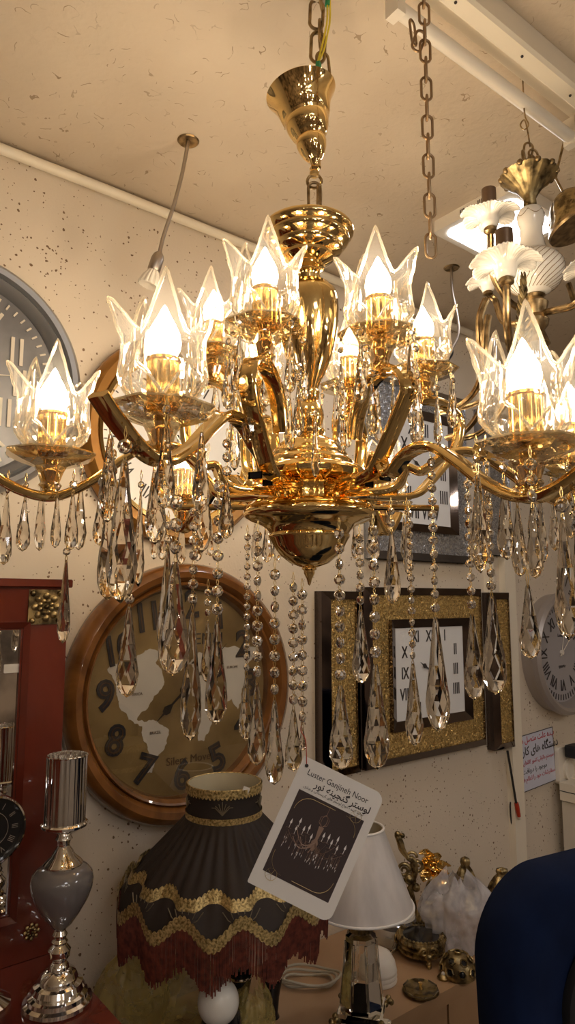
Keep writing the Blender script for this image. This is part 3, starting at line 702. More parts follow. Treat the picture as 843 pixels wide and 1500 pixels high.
# brown clock with the world map
def mapclock():
    c=W(266,1010,.0); R=wheight(262,822,1200)/2; M=WM(c)
    t=thing('wall_clock',c,'large brown wooden round clock with a world map dial on the wall','clock','round wall clocks',M=M)
    mb=MB(); ringlathe(mb,[(R*.99,0),(R,.015),(R*.995,.035),(R*.97,.052),(R*.93,.060),(R*.885,.056),(R*.86,.044),(R*.85,.036),(R*.83,0)],M); part('rim',mb,wood,t)
    mb=MB(); ringlathe(mb,[(R*.852,0),(R*.852,.040),(R*.84,.046),(R*.825,.044),(R*.80,.024),(R*.79,.012),(R*.79,0)],M); part('inner_rim',mb,wood,t)
    part('dial',MB().lathe([(R*.81,.003),(R*.81,.010),(0,.010)],96,M),dialgold,t)
    def z(pts): return [((x-426)/374*R,-(y-474)/433*R) for x,y in pts]
    mp=MB(); h=.0008
    def coast(pts,it=3,amp=.16):
        rnd=random.Random(4)
        for _ in range(it):
            o=[]
            for i in range(len(pts)):
                (x0,y0),(x1,y1)=pts[i],pts[(i+1)%len(pts)]; e=rnd.uniform(-amp,amp); o+= [(x0,y0),((x0+x1)/2-(y1-y0)*e,(y0+y1)/2+(x1-x0)*e)]
            pts=o
        return pts
    for k,pl_ in enumerate(([(185,388),(205,372),(235,378),(262,360),(290,345),(312,330),(340,338),(350,358),(332,375),(345,392),(356,420),(362,440),(352,466),(330,484),(318,505),(306,528),(286,540),(278,556),(296,560),(310,575),(330,588),(318,592),(296,580),(270,566),(252,552),(238,526),(222,500),(214,470),(208,430),(196,405)],
        [(300,566),(330,562),(352,580),(380,600),(374,630),(368,656),(346,680),(336,705),(330,730),(316,728),(314,700),(320,668),(312,640),(298,612),(296,585)],
        [(452,368),(476,350),(500,365),(512,392),(498,410),(476,420),(455,405)],
        [(452,440),(490,430),(528,452),(540,490),(524,540),(532,580),(518,622),(500,654),(480,650),(474,600),(462,540),(444,500),(440,462)],
        [(520,345),(575,338),(640,346),(700,338),(712,356),(690,378),(664,392),(650,420),(652,462),(636,500),(622,560),(606,540),(598,520),(584,528),(570,505),(552,480),(534,450),(520,420),(510,380)],
        [(632,600),(668,582),(690,600),(684,636),(650,648),(630,628)],
        [(340,318),(362,302),(376,316),(368,344),(352,352)])): mp.poly(z(coast(pl_)),h,M,.010+.00002*k)
    part('world_map',mp,mapw,t,smooth=False)
    for k in range(12):
        mb=MB(); mc=MB()
        a=PI/2-2*PI*(k+1)/12; tilt=[.1,0,-.1,0,.35,0,-.35,-.2,0,.2,.15,.1][k]
        Q=M@T((R*.655*cos(a),R*.655*sin(a),.0125))@RZ(tilt)
        mb.text(str(k+1),R*.30,.003,Q,bold=R*.011,sx=.95 if k<9 else .8); mc.text(str(k+1),R*.30,.0045,Q,sx=.95 if k<9 else .8,bold=-R*.010)
        nn_=part('numeral',mb,ink,t,smooth=False); part('numeral_fill',mc,brownfr,nn_,smooth=False)
    mb=MB(); mb.text('VENTI',R*.13,.001,M@T((R*.19,R*.39,.0115))); part('maker_name',mb,ink,t,smooth=False)
    mb=MB(); mb.text('Silent Move',R*.085,.0008,M@T((R*.06,-R*.535,.0115))); mb.text('AMERICA',R*.03,.0006,M@T((-R*.42,R*.0,.0125))); mb.text('BRAZIL',R*.03,.0006,M@T((-R*.24,-R*.3,.0125))); mb.text('EUROPE',R*.03,.0006,M@T((R*.46,R*.15,.0125)))
    part('small_lettering',mb,brownfr,t,smooth=False)
    mb=MB(); hand(mb,math.radians(222),R*.33,R*.022,M,.018); hand(mb,math.radians(42),R*.52,R*.018,M,.020); mb.lathe([(0,.024),(R*.03,.022),(R*.03,.010),(0,.010)],20,M); part('clock_hands',mb,black,t,smooth=False)
    part('glass_pane',MB().lathe([(R*.815,.028),(0,.028)],64,M,cap=False),pane_m,t)
mapclock()
# grey-taupe clock at the right edge
def taupe():
    c=W(812,955,0); R=wheight(806,866,1046)/2; M=WM(c)
    t=thing('wall_clock',c,'taupe grey round wall clock above the notice sheet, cut by the right edge','clock','round wall clocks',M=M)
    mb=MB(); ringlathe(mb,[(R*.96,0),(R*.97,.04),(R,.055),(R*.985,.075),(R*.93,.085),(R*.88,.080),(R*.85,.065),(R*.83,.055),(R*.80,.045),(R*.79,0)],M); part('rim',mb,grey_b,t)
    part('dial',MB().lathe([(R*.82,.003),(R*.82,.034),(0,.034)],96,M),dial_g,t)
    mb=MB(); numtext(mb,ROM[:],R*.52,R*.26,M,.036,.002,upright=False,sx=.7); ticks(mb,60,R*.68,R*.77,R*.022,M,.034,.0015); mb.text('quartz',R*.08,.001,M@T((0,-R*.22,.0355))); mb.text('Lotus',R*.08,.001,M@T((0,R*.28,.0355))); part('dial_print',mb,ink,t,smooth=False)
    mb=MB(); hand(mb,math.radians(40),R*.62,R*.014,M,.040,False); hand(mb,math.radians(75),R*.4,R*.02,M,.038,False); mb.lathe([(0,.045),(R*.04,.043),(R*.04,.034),(0,.034)],16,M); part('clock_hands',mb,white_pl,t,smooth=False)
taupe()
# ------------------------------------------------------------------ mirrored square clocks and panels
def bevelframe(mb,x0,y0,x1,y1,w,z0,z1,M):
    """four mitred bars, z0 at the outer edge, z1 at the inner edge"""
    o=[(x0,y0),(x1,y0),(x1,y1),(x0,y1)]; i=[(x0+w,y0+w),(x1-w,y0+w),(x1-w,y1-w),(x0+w,y1-w)]
    for k in range(4):
        a,b=o[k],o[(k+1)%4]; c,d=i[(k+1)%4],i[k]
        mb.add([(*a,z0),(*b,z0),(*c,z1),(*d,z1),(*a,0),(*b,0),(*c,0),(*d,0)],[(0,1,2,3),(7,6,5,4),(0,4,5,1),(2,6,7,3),(0,3,7,4),(1,5,6,2)],M)
def mirrorpanel(px0,px1,yt,yb,pref,label,mats,clock=False,roman=True,cat='panel',grp=None,off=.0):
    # pixel box measured at px0/px1 on the wall plane; yt,yb at px0
    a=W(px0,yt,off); b=W(px0,yb,off); e=W(px1,yb,off); w=(e-a).dot(U); h=a.z-b.z
    c=Vector((a.x,a.y,b.z)); M=WM(c); mo,mg,mi=mats; d=.045
    t=thing(pref,c,label,cat,grp,M=M)
    part('side_casing',MB().box((0,0,0),(w,h,d-.012),M),brownfr if mg is glit_g else grey_m,t,smooth=False)
    mb=MB(); bevelframe(mb,0,0,w,h,.026,d-.012+.0005,d+.004,M); part('bevelled_mirror_edge',mb,mo,t,smooth=False)
    part('glitter_band',MB().box((.024,.024,.004),(w-.024,h-.024,d-.004),M),mg,t,smooth=False)
    if clock:
        b2=min(w,h)*.185; mb=MB(); bevelframe(mb,b2,b2,w-b2,h-b2,.030,d+.014,d+.0,M); part('inner_mirror_edge',mb,mi,t,smooth=False)
        b3=b2+.028
        part('dial',MB().box((b3,b3,.01),(w-b3,h-b3,d-.002),M),dial_w,t,smooth=False)
        cx,cy=w/2,h/2; hw,hh=w/2-b3,h/2-b3
        for k in range(12):
            an=PI/2-2*PI*(k+1)/12; m_=max(abs(cos(an)),abs(sin(an))); x=cos(an)/m_*hw*.74; y=sin(an)/m_*hh*.78
            part('numeral',MB().text(ROM[k],hh*.36,.001,M@T((cx+x,cy+y,d-.001)),sx=.7,bold=.0008),ink,t,smooth=False)
        mb=MB()
        hand(mb,math.radians(150),hh*.45,hw*.03,M@T((cx,cy,0)),d+.002); hand(mb,math.radians(-35),hh*.3,hw*.04,M@T((cx,cy,0)),d+.001)
        part('clock_hands',mb,ink,t,smooth=False)
    else:
        b2=w*.34 if w<.2 else .05
    return t
G=(mirror_d,glit_g,mirror_d); Sv=(mirror_b,glit_s,mirror_d)
mirrorpanel(461,519,866,1140,'wall_panel','narrow gold glitter mirror panel with bevelled edge left of the gold clock',G,grp='gold mirror panels')
mirrorpanel(522,704,860,1127,'mirror_clock','square clock in a gold glitter and dark mirror frame with Roman numerals',G,True,cat='clock')
mirrorpanel(706,745,868,1100,'wall_panel','narrow gold glitter mirror panel with bevelled edge right of the gold clock',G,grp='gold mirror panels')
mirrorpanel(530,680,548,818,'mirror_clock','square clock in a silver glitter and mirror frame behind the chandelier arms',Sv,True,cat='clock')
mirrorpanel(694,742,600,812,'wall_panel','narrow silver glitter mirror panel right of the silver mirror clock',Sv)
# ------------------------------------------------------------------ notice sheet
def notice():
    a=W(748,1080,.012); b=W(757,1163,.012); e=W(806,1070,.012); w=(e-a).dot(U)*1.05; h=a.z-b.z; c=(a+b)/2+U*(w*.5); M=WM(c)@RZ(.05)
    t=thing('notice_sheet',c,'small laminated notice with red and black Persian writing below the taupe clock','sign',M=M)
    part('sheet',MB().box((-w/2,-h/2,-.001),(w/2,h/2,0),M),paper2,t,smooth=False)
    r=MB(); k=MB(); 
    r.text(fa('بـه علت متصل شـدن'),h*.15,.0006,M@T((0,h*.40,.0006)),sx=1.0,bold=.0003)
    k.text(fa('دستگاه های کارتخوان'),h*.21,.0006,M@T((0,h*.20,.0006)),bold=.0006,sx=.95)
    r.text(fa('به سیستم مالیاتی کشور کالاهای اعلام شده'),h*.105,.0006,M@T((0,h*.0,.0006)),sx=.85)
    k.text(fa('موجود را دریافت'),h*.12,.0006,M@T((0,-h*.15,.0006)))
    r.text(fa('سفارشات خود را اعلام فرمایید'),h*.11,.0006,M@T((0,-h*.29,.0006)))
    part('black_writing',k,ink,t,smooth=False); part('red_writing',r,inkred,t,smooth=False)
    part('sheet_border',MB().box((-w/2,-h/2,0),(w/2,-h/2+.003,.0005),M).box((-w/2,h/2-.003,0),(w/2,h/2,.0005),M).box((-w/2,-h/2,0),(-w/2+.003,h/2,.0005),M).box((w/2-.003,-h/2,0),(w/2,h/2,.0005),M),ink,t,smooth=False)
notice()
# ------------------------------------------------------------------ cables on the wall
def wallpts(l,off=.04): return bez([W(x,y,off) for x,y in l])
o=thing('hanging_cable',W(745,1108,.04),'black cable ending in a red connector hanging beside the notice sheet','cable')
part('cord',MB().tube(wallpts([(744,1100),(750,1135),(757,1178)]),.0045,8),cablebl,o)
part('connector',MB().tube(wallpts([(757,1176),(759,1186),(761,1196)]),lambda t:.009-.003*abs(t-.3),10),redpl,o)
part('connector_tip',MB().tube(wallpts([(761,1196),(761.5,1200)]),.005,8),cream,o)
o=part('thin_cord',MB().tube(wallpts([(748,1150),(752,1168),(748,1180),(752,1215),(766,1245),(775,1290),(780,1340)],.012),.003,6),cablebl); tag(o,'thin black cord looping down the wall behind the blue chair','cable')
def socketset():
    c=W(822,1118,0); M=WM(c)
    t=thing('wall_socket',c,'cream wall socket with a black adapter plugged in, at the right edge','socket',M=M)
    part('socket_plate',MB().poly(rrect(.13,.15,.02),.03,M),white_pl,t,smooth=False)
    part('socket_ring',MB().lathe([(.045,.030),(.045,.042),(.035,.044),(.033,.034),(0,.034)],24,M@T((.01,-.02,0))),white_pl,t)
    a=thing('power_adapter',c,'black power adapter on top of the cream wall socket, right edge','adapter',M=M@T((0,.062,.034)))
    part('adapter_body',MB().poly(rrect(.085,.05,.010),.05,M@T((0,.062,.046))),blackm,a,smooth=False)
    part('plug_pins',MB().box((-.012,.055,.03),(-.008,.059,.05),M).box((.008,.055,.03),(.012,.059,.05),M),chrome,a,smooth=False)
    part('cord',MB().tube([M@Vector(v) for v in bez([(0,.04,.07),(.01,-.06,.10),(.03,-.16,.08),(.02,-.24,.06)])],.004,8),cablebl,a)
socketset()
def greybox():
    a=W(820,1146,.04)+N*.26; M=WM(a); h=a.z
    t=thing('storage_cabinet',Vector((a.x,a.y,0)),'cream cabinet with a grey rounded lid behind the blue chair, right edge','cabinet',M=T((0,0,-h))@M)
    part('cabinet_body',MB().box((.012,-h,-.26),(.5,-.075,0),M),cream,t,smooth=False)
    mb=MB(); mb.poly([(-.26,-.0),(.0,.0),(.012,-.02),(.012,-.07),(-.26,-.07)],.52,M@Matrix(((0,0,1,0),(0,1,0,0),(1,0,0,0),(0,0,0,1)))); part('lid',mb,white_pt,t,smooth=False)
    part('lid_seam',MB().box((-.001,-.034,-.26),(.53,-.031,.0135),M),ink,t,smooth=False)
greybox()
# ------------------------------------------------------------------ hanging spotlight cables
def spotcable(pts,d,label,lampdir,head=True):
    top=HZ(pts[0][0],pts[0][1],CZ); dd=top.y; P3=[Vector((top.x,top.y,CZ))]+[P(x,y,dd) for x,y in pts[1:]]
    t=thing('hanging_spotlight',P3[0],label,'spotlight')
    part('ceiling_hole_ring',MB().lathe([(0,-.001),(.012,-.002),(.024,-.004),(.027,-.001),(.026,.0),(0,.0)],20,T(P3[0])),brass,t)
    part('flexible_stem',MB().tube(bez(P3),.0048,10),brushed,t)
    e=P3[-1]; M=axis(e,e+lampdir)
    part('lamp_holder',MB().lathe([(0,0),(.007,0),(.012,.006),(.015,.016),(.0155,.045),(.014,.048),(0,.048)],24,M),brushed if head else blackm,t)
    if head: part('ribbed_head',MB().lathe([(.012,.048),(.014,.052),(.021,.066),(.026,.085),(.024,.087),(0,.082)],48,M,lambda a,t_:1+.05*math.copysign(1,sin(a*14))),white_pl,t)
    else: part('ribbed_head',MB().lathe([(.015,.046),(.018,.05),(.020,.07),(.016,.074),(0,.074)],32,M,lambda a,t_:1+.05*math.copysign(1,sin(a*10))),blackm,t)
spotcable([(276,206),(268,250),(255,300),(240,345),(234,370)],1.6,'brushed metal spotlight on a flexible stem hanging left of the chandelier',Vector((-.035,-.0,-.12)))
spotcable([(662,392),(663,425),(671,465),(672,490),(662,512)],2.0,'dark spotlight on a bent grey cable hanging right of the chandelier',Vector((-.07,0,-.10)),False)
# ------------------------------------------------------------------ free chain
def freechain():
    d=1.0; top=P(627,-60,d); t=thing('hanging_chain',(top.x,top.y,CZ),'long dull brass chain hanging free in front of the fluorescent fitting','chain')
    lm=link_mesh(.040,.0085,.0022).mesh('chain_link',chain_m)
    y=378; z=P(627,y,d).z; k=0; x=P(627,200,d).x
    zt=z+.020
    while zt<CZ-.01:
        put('chain_link',lm,t,T((x,d,zt))@RZ(.15 if k%2==0 else 1.45)); zt+=.0335; k+=1
    put('chain_link',lm,t,T((x-.010,d,P(627,60,d).z))@RZ(.3)@RY(.35)); put('chain_link',lm,t,T((x-.019,d,P(627,48,d).z))@RZ(.9)@RY(-.2))
    part('ceiling_hook',MB().tube(bez([(x,d,CZ),(x,d,zt-.0)]),.002,6),chain_m,t)
freechain()
# ------------------------------------------------------------------ porcelain chandelier
def porcelain():
    d=1.25*1.06; cx=783; q=lambda px,py,dd=1.25: P(px,py,dd*1.06); k=d/1000
    base=q(cx,420); t=thing('porcelain_chandelier',base,'white porcelain and antique bronze chandelier with flower cups hanging at the right','chandelier')
    A=T((base.x,base.y,0)); z=lambda py: q(cx,py).z
    c0=q(768,145); part('hook_wire',MB().tube(bez([Vector((c0.x,c0.y,CZ)),q(769,165),q(775,182),q(768,190),q(763,183),q(769,176),q(774,195),q(777,215)]),.0016,6),brass,t)
    lm=link_mesh(.04,.010,.0024).mesh('chain_link',brass)
    for px,py,rz,ry in ((774,222,.2,.2),(768,235,1.0,-.15),(779,240,.5,.3),(784,232,.2,-.35)): put('chain_link',lm,t,T(q(px,py))@RZ(rz)@RY(ry))
    R=40*k
    part('leaf_canopy',MB().lathe([(r*k,z(y)) for r,y in ((6,306),(10,300),(9,292),(14,284),(20,276),(30,268),(38,262),(42,258),(36,254),(20,256),(0,258))],96,A,lambda a,t_:1+(.10*abs(cos(a*5))+.03*cos(a*40))*(t_)),bronze,t,angle=60)
    for i in range(10):
        curl=MB()
        a=2*PI*i/10+.3; curl.ball((base.x+R*1.04*cos(a),base.y+R*1.04*sin(a),z(257)),.0065,8,6)
        part('canopy_scroll',curl,brass,t)
    part('porcelain_body',MB().lathe([(r*k,z(y)) for r,y in ((12,432),(24,428),(36,420),(44,410),(47,400),(46,390),(40,381),(30,374),(21,366),(17,350),(17,335),(20,325),(21,316),(17,308),(8,305),(0,305))],72,A),white_gl,t)
    gl=MB()
    for i in range(28):
        a=2*PI*i/28; gl.tube([Vector((base.x+(r*k+.0005)*cos(a+.25*tt),base.y+(r*k+.0005)*sin(a+.25*tt),z(y))) for tt,(r,y) in enumerate(((24,428),(36,420),(44,410),(47,400),(46,390),(40,381),(31,375)))],.0007,4,cap=False)
    for i in range(6):
        a0=2*PI*i/6
        gl.tube([Vector((base.x+(20.6*k)*cos(a0+s_*PI/3),base.y+(20.6*k)*sin(a0+s_*PI/3),z(314)-.010*sin(PI*s_))) for s_ in [j/8 for j in range(9)]],.0007,4,cap=False)
    part('gilt_lines',gl,brass,t)
    part('bronze_collar',MB().lathe([(r*k,z(y)) for r,y in ((0,520),(10,515),(20,505),(16,495),(12,485),(18,478),(20,470),(14,462),(18,452),(20,445),(12,438),(16,434),(10,430))],40,A),brass,t)
    tw=lambda pts,r,nm_='arm': part(nm_,MB().tube(bez(pts,8),r,10,sec=[(cos(2*PI*i/12)*(1+.22*cos(i*PI)),sin(2*PI*i/12)*(1+.22*cos(i*PI))) for i in range(12)]),brass,t)
    def flower(px,py,dd,s,arm):
        p=q(px,py,dd); s*=.98; M=T(p)@S(s)
        mb=MB(); vs=[];fs=[]; n_=168; pr=[(.008,-.022),(.014,-.021),(.0165,-.012),(.018,-.004),(.022,.000),(.030,.003),(.038,.004),(.046,.002),(.050,.000),(.0515,.001),(.050,.003),(.040,.007),(.028,.006),(.015,.002),(0.0001,.002)]
        for j,(r,z_) in enumerate(pr):
            f=max(0,min(1,(r-.017)/.034))
            for i in range(n_):
                a=2*PI*i/n_; w_=abs(sin(a*3.5)); rr=r*(1+f*(.20*w_**.6-.12)); rib=.0011*f*cos(a*49)
                vs.append((rr*cos(a),rr*sin(a),z_+f*.009*(1-w_)+rib+f*.004*sin(a*2+px)))
        for j in range(len(pr)-1):
            for i in range(n_): q_=(i+1)%n_; fs.append((j*n_+i,j*n_+q_,(j+1)*n_+q_,(j+1)*n_+i))
        mb.add(vs,fs,M)
        part('porcelain_flower_cup',mb,white_gl,t,angle=70)
        part('flower_socket',MB().lathe([(.006,-.034),(.012,-.030),(.012,-.024),(.009,-.021),(0,-.021)],20,M),brass,t)
        part('candle_sleeve',MB().lathe([(0,.004),(.0135,.004),(.0135,.056),(.012,.057),(.011,.04),(0,.04)],28,M),brushed_br,t)
        tw([p-Vector((0,0,.03*s))]+arm,.0055)
    brushed_br=pbr('brushed_bronze_sleeve',(.26,.19,.14),.3,1)
    flower(718,318,1.12,1.0,[q(719,350,1.13),q(722,400,1.16),q(745,440,1.2),q(775,458,1.25)])
    flower(741,388,1.06,1.15,[q(743,430,1.06),q(744,480,1.08),q(752,520,1.15),q(775,515,1.23)])
    flower(715,415,1.35,.9,[q(726,440,1.35),q(733,462,1.33),q(745,475,1.3),q(778,470,1.26)])
    flower(872,395,1.15,1.1,[q(850,440,1.15),q(835,449,1.18),q(810,455,1.22),q(788,460,1.25)])
    # lower arms with bronze horns
    tw([q(785,520),q(740,555),q(706,590,1.2),q(695,600,1.2),q(706,540,1.17),q(702,500,1.15),q(703,470,1.15),q(713,440,1.15)],.0055) if False else None
    tw([q(640,604,1.3),q(670,596,1.25),q(695,575,1.2),q(708,540,1.17),q(704,500,1.15),q(703,470,1.15),q(707,452,1.15),q(713,438,1.15)],.0055)
    tw([q(655,642,1.3),q(680,632,1.25),q(702,605,1.2),q(715,560,1.16),q(711,520,1.14),q(712,490,1.14),q(716,462,1.14)],.0055)
    tw([q(790,460),q(815,455),q(840,448),q(838,430),q(833,415)],.005)
    tw([q(780,515),q(760,560),q(720,620,1.28),q(690,640,1.32),q(655,642,1.32)],.0045); tw([q(780,512),q(745,548),q(700,590,1.3),q(640,604,1.3)],.0045)
    lf=MB()
    for i in range(9):
        s_=i/8; w_=.012*(1-s_)+.003; p=q(767,500-85*s_,1.14)
        lf.tube([p,p+Vector((-w_,-.003,.014)),p+Vector((-w_*1.1,-.002,.022))],lambda u_:.0035*(1-u_)+.0008,6); lf.tube([p,p+Vector((w_,-.003,.014)),p+Vector((w_*1.1,-.002,.022))],lambda u_:.0035*(1-u_)+.0008,6)
    lf.tube([q(767,525,1.14),q(767,410,1.14)],.0035,8); part('leaf_ornament',lf,bronze,t)
porcelain()
def domeshade():
    d=1.5; p=P(838,305,d); M=T(p)@RY(-.35)@RX(-.1); k=d/1000
    t=thing('bronze_dome_shade',p,'embossed antique bronze bell shade with dark rim, cut by the right edge','lamp shade',M=M)
    part('bell',MB().lathe([(r*k,y*k) for r,y in ((46,-26),(45,-20),(40,-12),(34,4),(26,18),(14,27),(5,30),(0,30))],72,M,lambda a,t_:1+.025*cos(a*16)*sin(PI*t_)),bronze,t)
    part('rim_band',MB().lathe([(r*k,y*k) for r,y in ((42,-34),(49,-34),(50,-30),(48,-25),(44,-24))],64,M),brass,t)
    mb=MB()
    for i in range(9):
        a=2*PI*i/9
        mb.tube([M@Vector(((38*k*(1-.08*j) +.002)*cos(a+.16*sin(j*1.1)),(38*k*(1-.08*j)+.002)*sin(a+.16*sin(j*1.1)),(-10+4*j)*k)) for j in range(7)],.003,6)
    part('embossed_scrolls',mb,brass,t)
    part('stem',MB().tube([M@Vector((0,0,28*k)),M@Vector((0,0,60*k)),Vector((p.x,p.y,CZ))],.003,8),brass,t)
domeshade()
# ------------------------------------------------------------------ left: mahogany cabinet, mirror, candle lamp
ZC=P(85,1468,1.34).z
def cabinet():
    # front right edge direction runs along N from the wall
    a=HZ(100,1413,ZC); n=(a-WP).dot(N); u=(a-WP).dot(U); d=n
    M=WM(Vector((WP.x,WP.y,0))+U*u)
    t=thing('mahogany_cabinet',Vector((WP.x,WP.y,0))+U*u,'dark red mahogany cabinet in the lower left corner under the mirror','cabinet',M=M)
    part('cabinet_top',MB().box((-1.1,ZC-.03,.005),(0,ZC,.62),M),mahog,t,smooth=False)
    part('cabinet_body',MB().box((-1.08,.06,.01),(-.02,ZC-.03,.60),M),mahog,t,smooth=False)
    part('door',MB().box((-.55,.10,.60),(-.05,ZC-.06,.618),M),mahog,t,smooth=False); part('door',MB().box((-1.06,.10,.60),(-.56,ZC-.06,.618),M),mahog,t,smooth=False)
    part('plinth',MB().box((-1.06,0,.02),(-.04,.06,.57),M),black,t,smooth=False); return n
cabinet()
def wallmirror():
    off=.13; a=W(93,858,off); b=W(93,1424,off); h=a.z-ZC; c=Vector((a.x,a.y,ZC+.001)); M=WM(c); w=.62; bw=.095
    t=thing('standing_mirror',c,'mahogany framed mirror with carved corner rosettes, cut by the left edge','mirror',M=M)
    fr=MB()
    bevelframe(fr,-w,0,0,h,bw,.030,.022,M); part('frame',fr,mahog,t,smooth=False)
    e=MB(); bevelframe(e,-w-.004,h-.006,.006,h+.012,.004,.036,.034,M); e.box((-w-.004,h-.004,0),(.006,h+.010,.04),M); part('top_moulding',e,mahog,t,smooth=False)
    bd=MB(); bevelframe(bd,-w+bw-.016,bw-.016,-bw+.016,h-bw+.016,.012,.034,.026,M); part('inner_moulding',bd,mahog,t,smooth=False)
    part('mirror_pane',MB().box((-w+bw-.01,bw-.01,.0),(-bw+.01,h-bw+.01,.016),M),mirror,t,smooth=False)
    part('back_board',MB().box((-w+.01,.0,-.02),(-.01,h-.01,0),M),blackm,t,smooth=False)
    for x,y,s in ((-bw/2,h-bw/2,1),(-bw/2,bw/2+.005,.55),(-w+bw/2,h-bw/2,1)):
        mb=MB(); Q=M@T((x,y,.024))
        if s==1: mb.box((-.037,-.037,0),(.037,.037,.006),Q)
        for ring,(r,n,l) in enumerate(((.024,8,.013),(.013,8,.009))):
            for i in range(n):
                an=2*PI*i/n+ring*.4; mb.ball((r*s*cos(an),r*s*sin(an),.008),l*s*.62,8,5,Q,sz=.7)
        if s==1:
            for sx in(-1,1):
                for sy in (-1,1): mb.ball((sx*.029,sy*.029,.007),.007,8,5,Q)
        mb.ball((0,0,.012),.006*s,8,6,Q); part('carved_rosette',mb,bronze,t)
    part('price_sticker',MB().poly(rrect(.035,.018,.002),.0006,M@T((-bw-.012,h-bw-.10+.02,.017))),paper,t,smooth=False)
wallmirror()
def candlelamp():
    d=1.34; p=HZ(84,1470,ZC); d=p.y; k=d/1000; A=T((p.x,p.y,0)); z0=ZC
    z=lambda py: P(84,py,d).z; s=lambda l: [(r*k,z(y)) for r,y in l]
    t=thing('candle_lamp',p,'tall chrome candle holder lamp with a grey glazed urn on the mahogany cabinet','lamp')
    part('base',MB().lathe([(.0,ZC),(44*k,ZC),(46*k,ZC+.003),(45*k,ZC+.009),(40*k,ZC+.012),(39*k,ZC+.019),(33*k,ZC+.023),(35*k,ZC+.028),(32*k,ZC+.036),(25*k,ZC+.040),(26*k,ZC+.045),(22*k,ZC+.054),(14*k,ZC+.060),(13*k,ZC+.066),(9*k,ZC+.072)],64,A),chrome,t)
    part('turned_stem',MB().lathe(s([(9,1440),(15,1434),(15,1424),(10,1418),(12,1412),(9,1408),(14,1400),(15,1390),(9,1382),(11,1378),(8,1374),(10,1368),(7,1362),(10,1358)]),40,A),chrome,t)
    part('glazed_urn',MB().lathe(s([(8,1360),(16,1352),(26,1336),(36,1316),(41,1300),(42,1288),(40,1278),(33,1270),(24,1265)]),56,A),greyglaze,t)
    part('shoulder_cap',MB().lathe(s([(26,1272),(27,1264),(24,1260),(16,1252),(12,1244),(8,1238),(9,1232),(12,1228),(9,1222),(16,1218),(26,1213),(31,1209),(32,1205),(30,1203),(0,1206)]),48,A),chrome,t)
    part('ribbed_chrome_tube',MB().lathe(s([(27,1206),(27,1108),(28,1106),(26,1105),(25.5,1108),(25.5,1200),(0,1200)]),96,A,lambda a,t_:1+.045*abs(sin(a*9))),chrome,t,angle=40)
candlelamp()
def tableclock():
    p=W(6,1222,.30); R=wheight(6,1175,1260,.30)*.62; c=W(-14,1216,.27); M=WM(c)
    t=thing('table_clock',Vector((c.x,c.y,ZC)),'round black dial table clock with silver rim in front of the mirror, left edge','clock',M=T((0,0,ZC-c.z))@M)
    mb=MB(); ringlathe(mb,[(R*.98,-.012),(R,0),(R*.97,.010),(R*.92,.012),(R*.90,.004),(R*.90,-.012)],M); part('rim',mb,chrome,t)
    part('dial',MB().lathe([(0,-.012),(R*.93,-.012),(R*.93,0),(0,0)],64,M),black,t)
    mb=MB(); numtext(mb,ROM,R*.68,R*.26,M,.001,.0008,upright=False,sx=.7); mb.lathe([(R*.50,.001),(R*.50,.0016),(R*.485,.0016),(R*.485,.001)],48,M,close=True); hand(mb,math.radians(70),R*.6,R*.02,M,.003); part('dial_print',mb,chrome,t,smooth=False)
    h=c.z-R-ZC; part('pedestal',MB().lathe([(0,0),(.05,0),(.05,.006),(.03,.018),(.012,.03),(.016,.05),(.009,h*.5),(.018,h*.62),(.009,h*.75),(.014,h*.9),(.008,h+.004)],32,T((c.x,c.y,ZC))),chrome,t)
tableclock()
# ------------------------------------------------------------------ table on the right and what stands on it
ZT=.60
def table():
    a=HZ(560,1498,ZT); b=HZ(700,1430,ZT); n=(a-WP).dot(N); n2=(b-WP).dot(N); n=(n+n2)/2
    uR=(HZ(712,1425,ZT)-WP).dot(U)+.25; uL=(HZ(215,1490,ZT)-WP).dot(U)
    M=WM(Vector((WP.x,WP.y,0)))
    t=thing('wooden_desk',Vector((WP.x,WP.y,0)),'light brown wooden desk along the wall holding lamps and bronze ornaments','desk',M=M)
    part('desk_top',MB().box((uL,ZT-.035,.004),(uR,ZT,n),M),table_m,t,smooth=False)
    part('side_panel',MB().box((uL+.02,0,.01),(uL+.045,ZT-.035,n-.03),M),table_m,t,smooth=False)
    part('side_panel',MB().box((uR-.045,0,.01),(uR-.02,ZT-.035,n-.03),M),table_m,t,smooth=False)
    for i in range(3):
        w=(uR-uL-.1)/3; x=uL+.05+i*w
        dr=part('drawer',MB().box((x+.004,ZT-.22,n-.05),(x+w-.004,ZT-.045,n-.022),M),table_m,t,smooth=False)
        part('drawer_knob',MB().lathe([(0,.0),(.008,.0),(.010,.012),(.014,.018),(.010,.024),(0,.025)],16,M@T((x+w/2,ZT-.13,n-.022))),brass,dr)
        part('door',MB().box((x+.004,.05,n-.05),(x+w-.004,ZT-.23,n-.022),M),table_m,t,smooth=False)
table()
def OT(px,py,z=None): return HZ(px,py,ZT if z is None else z)
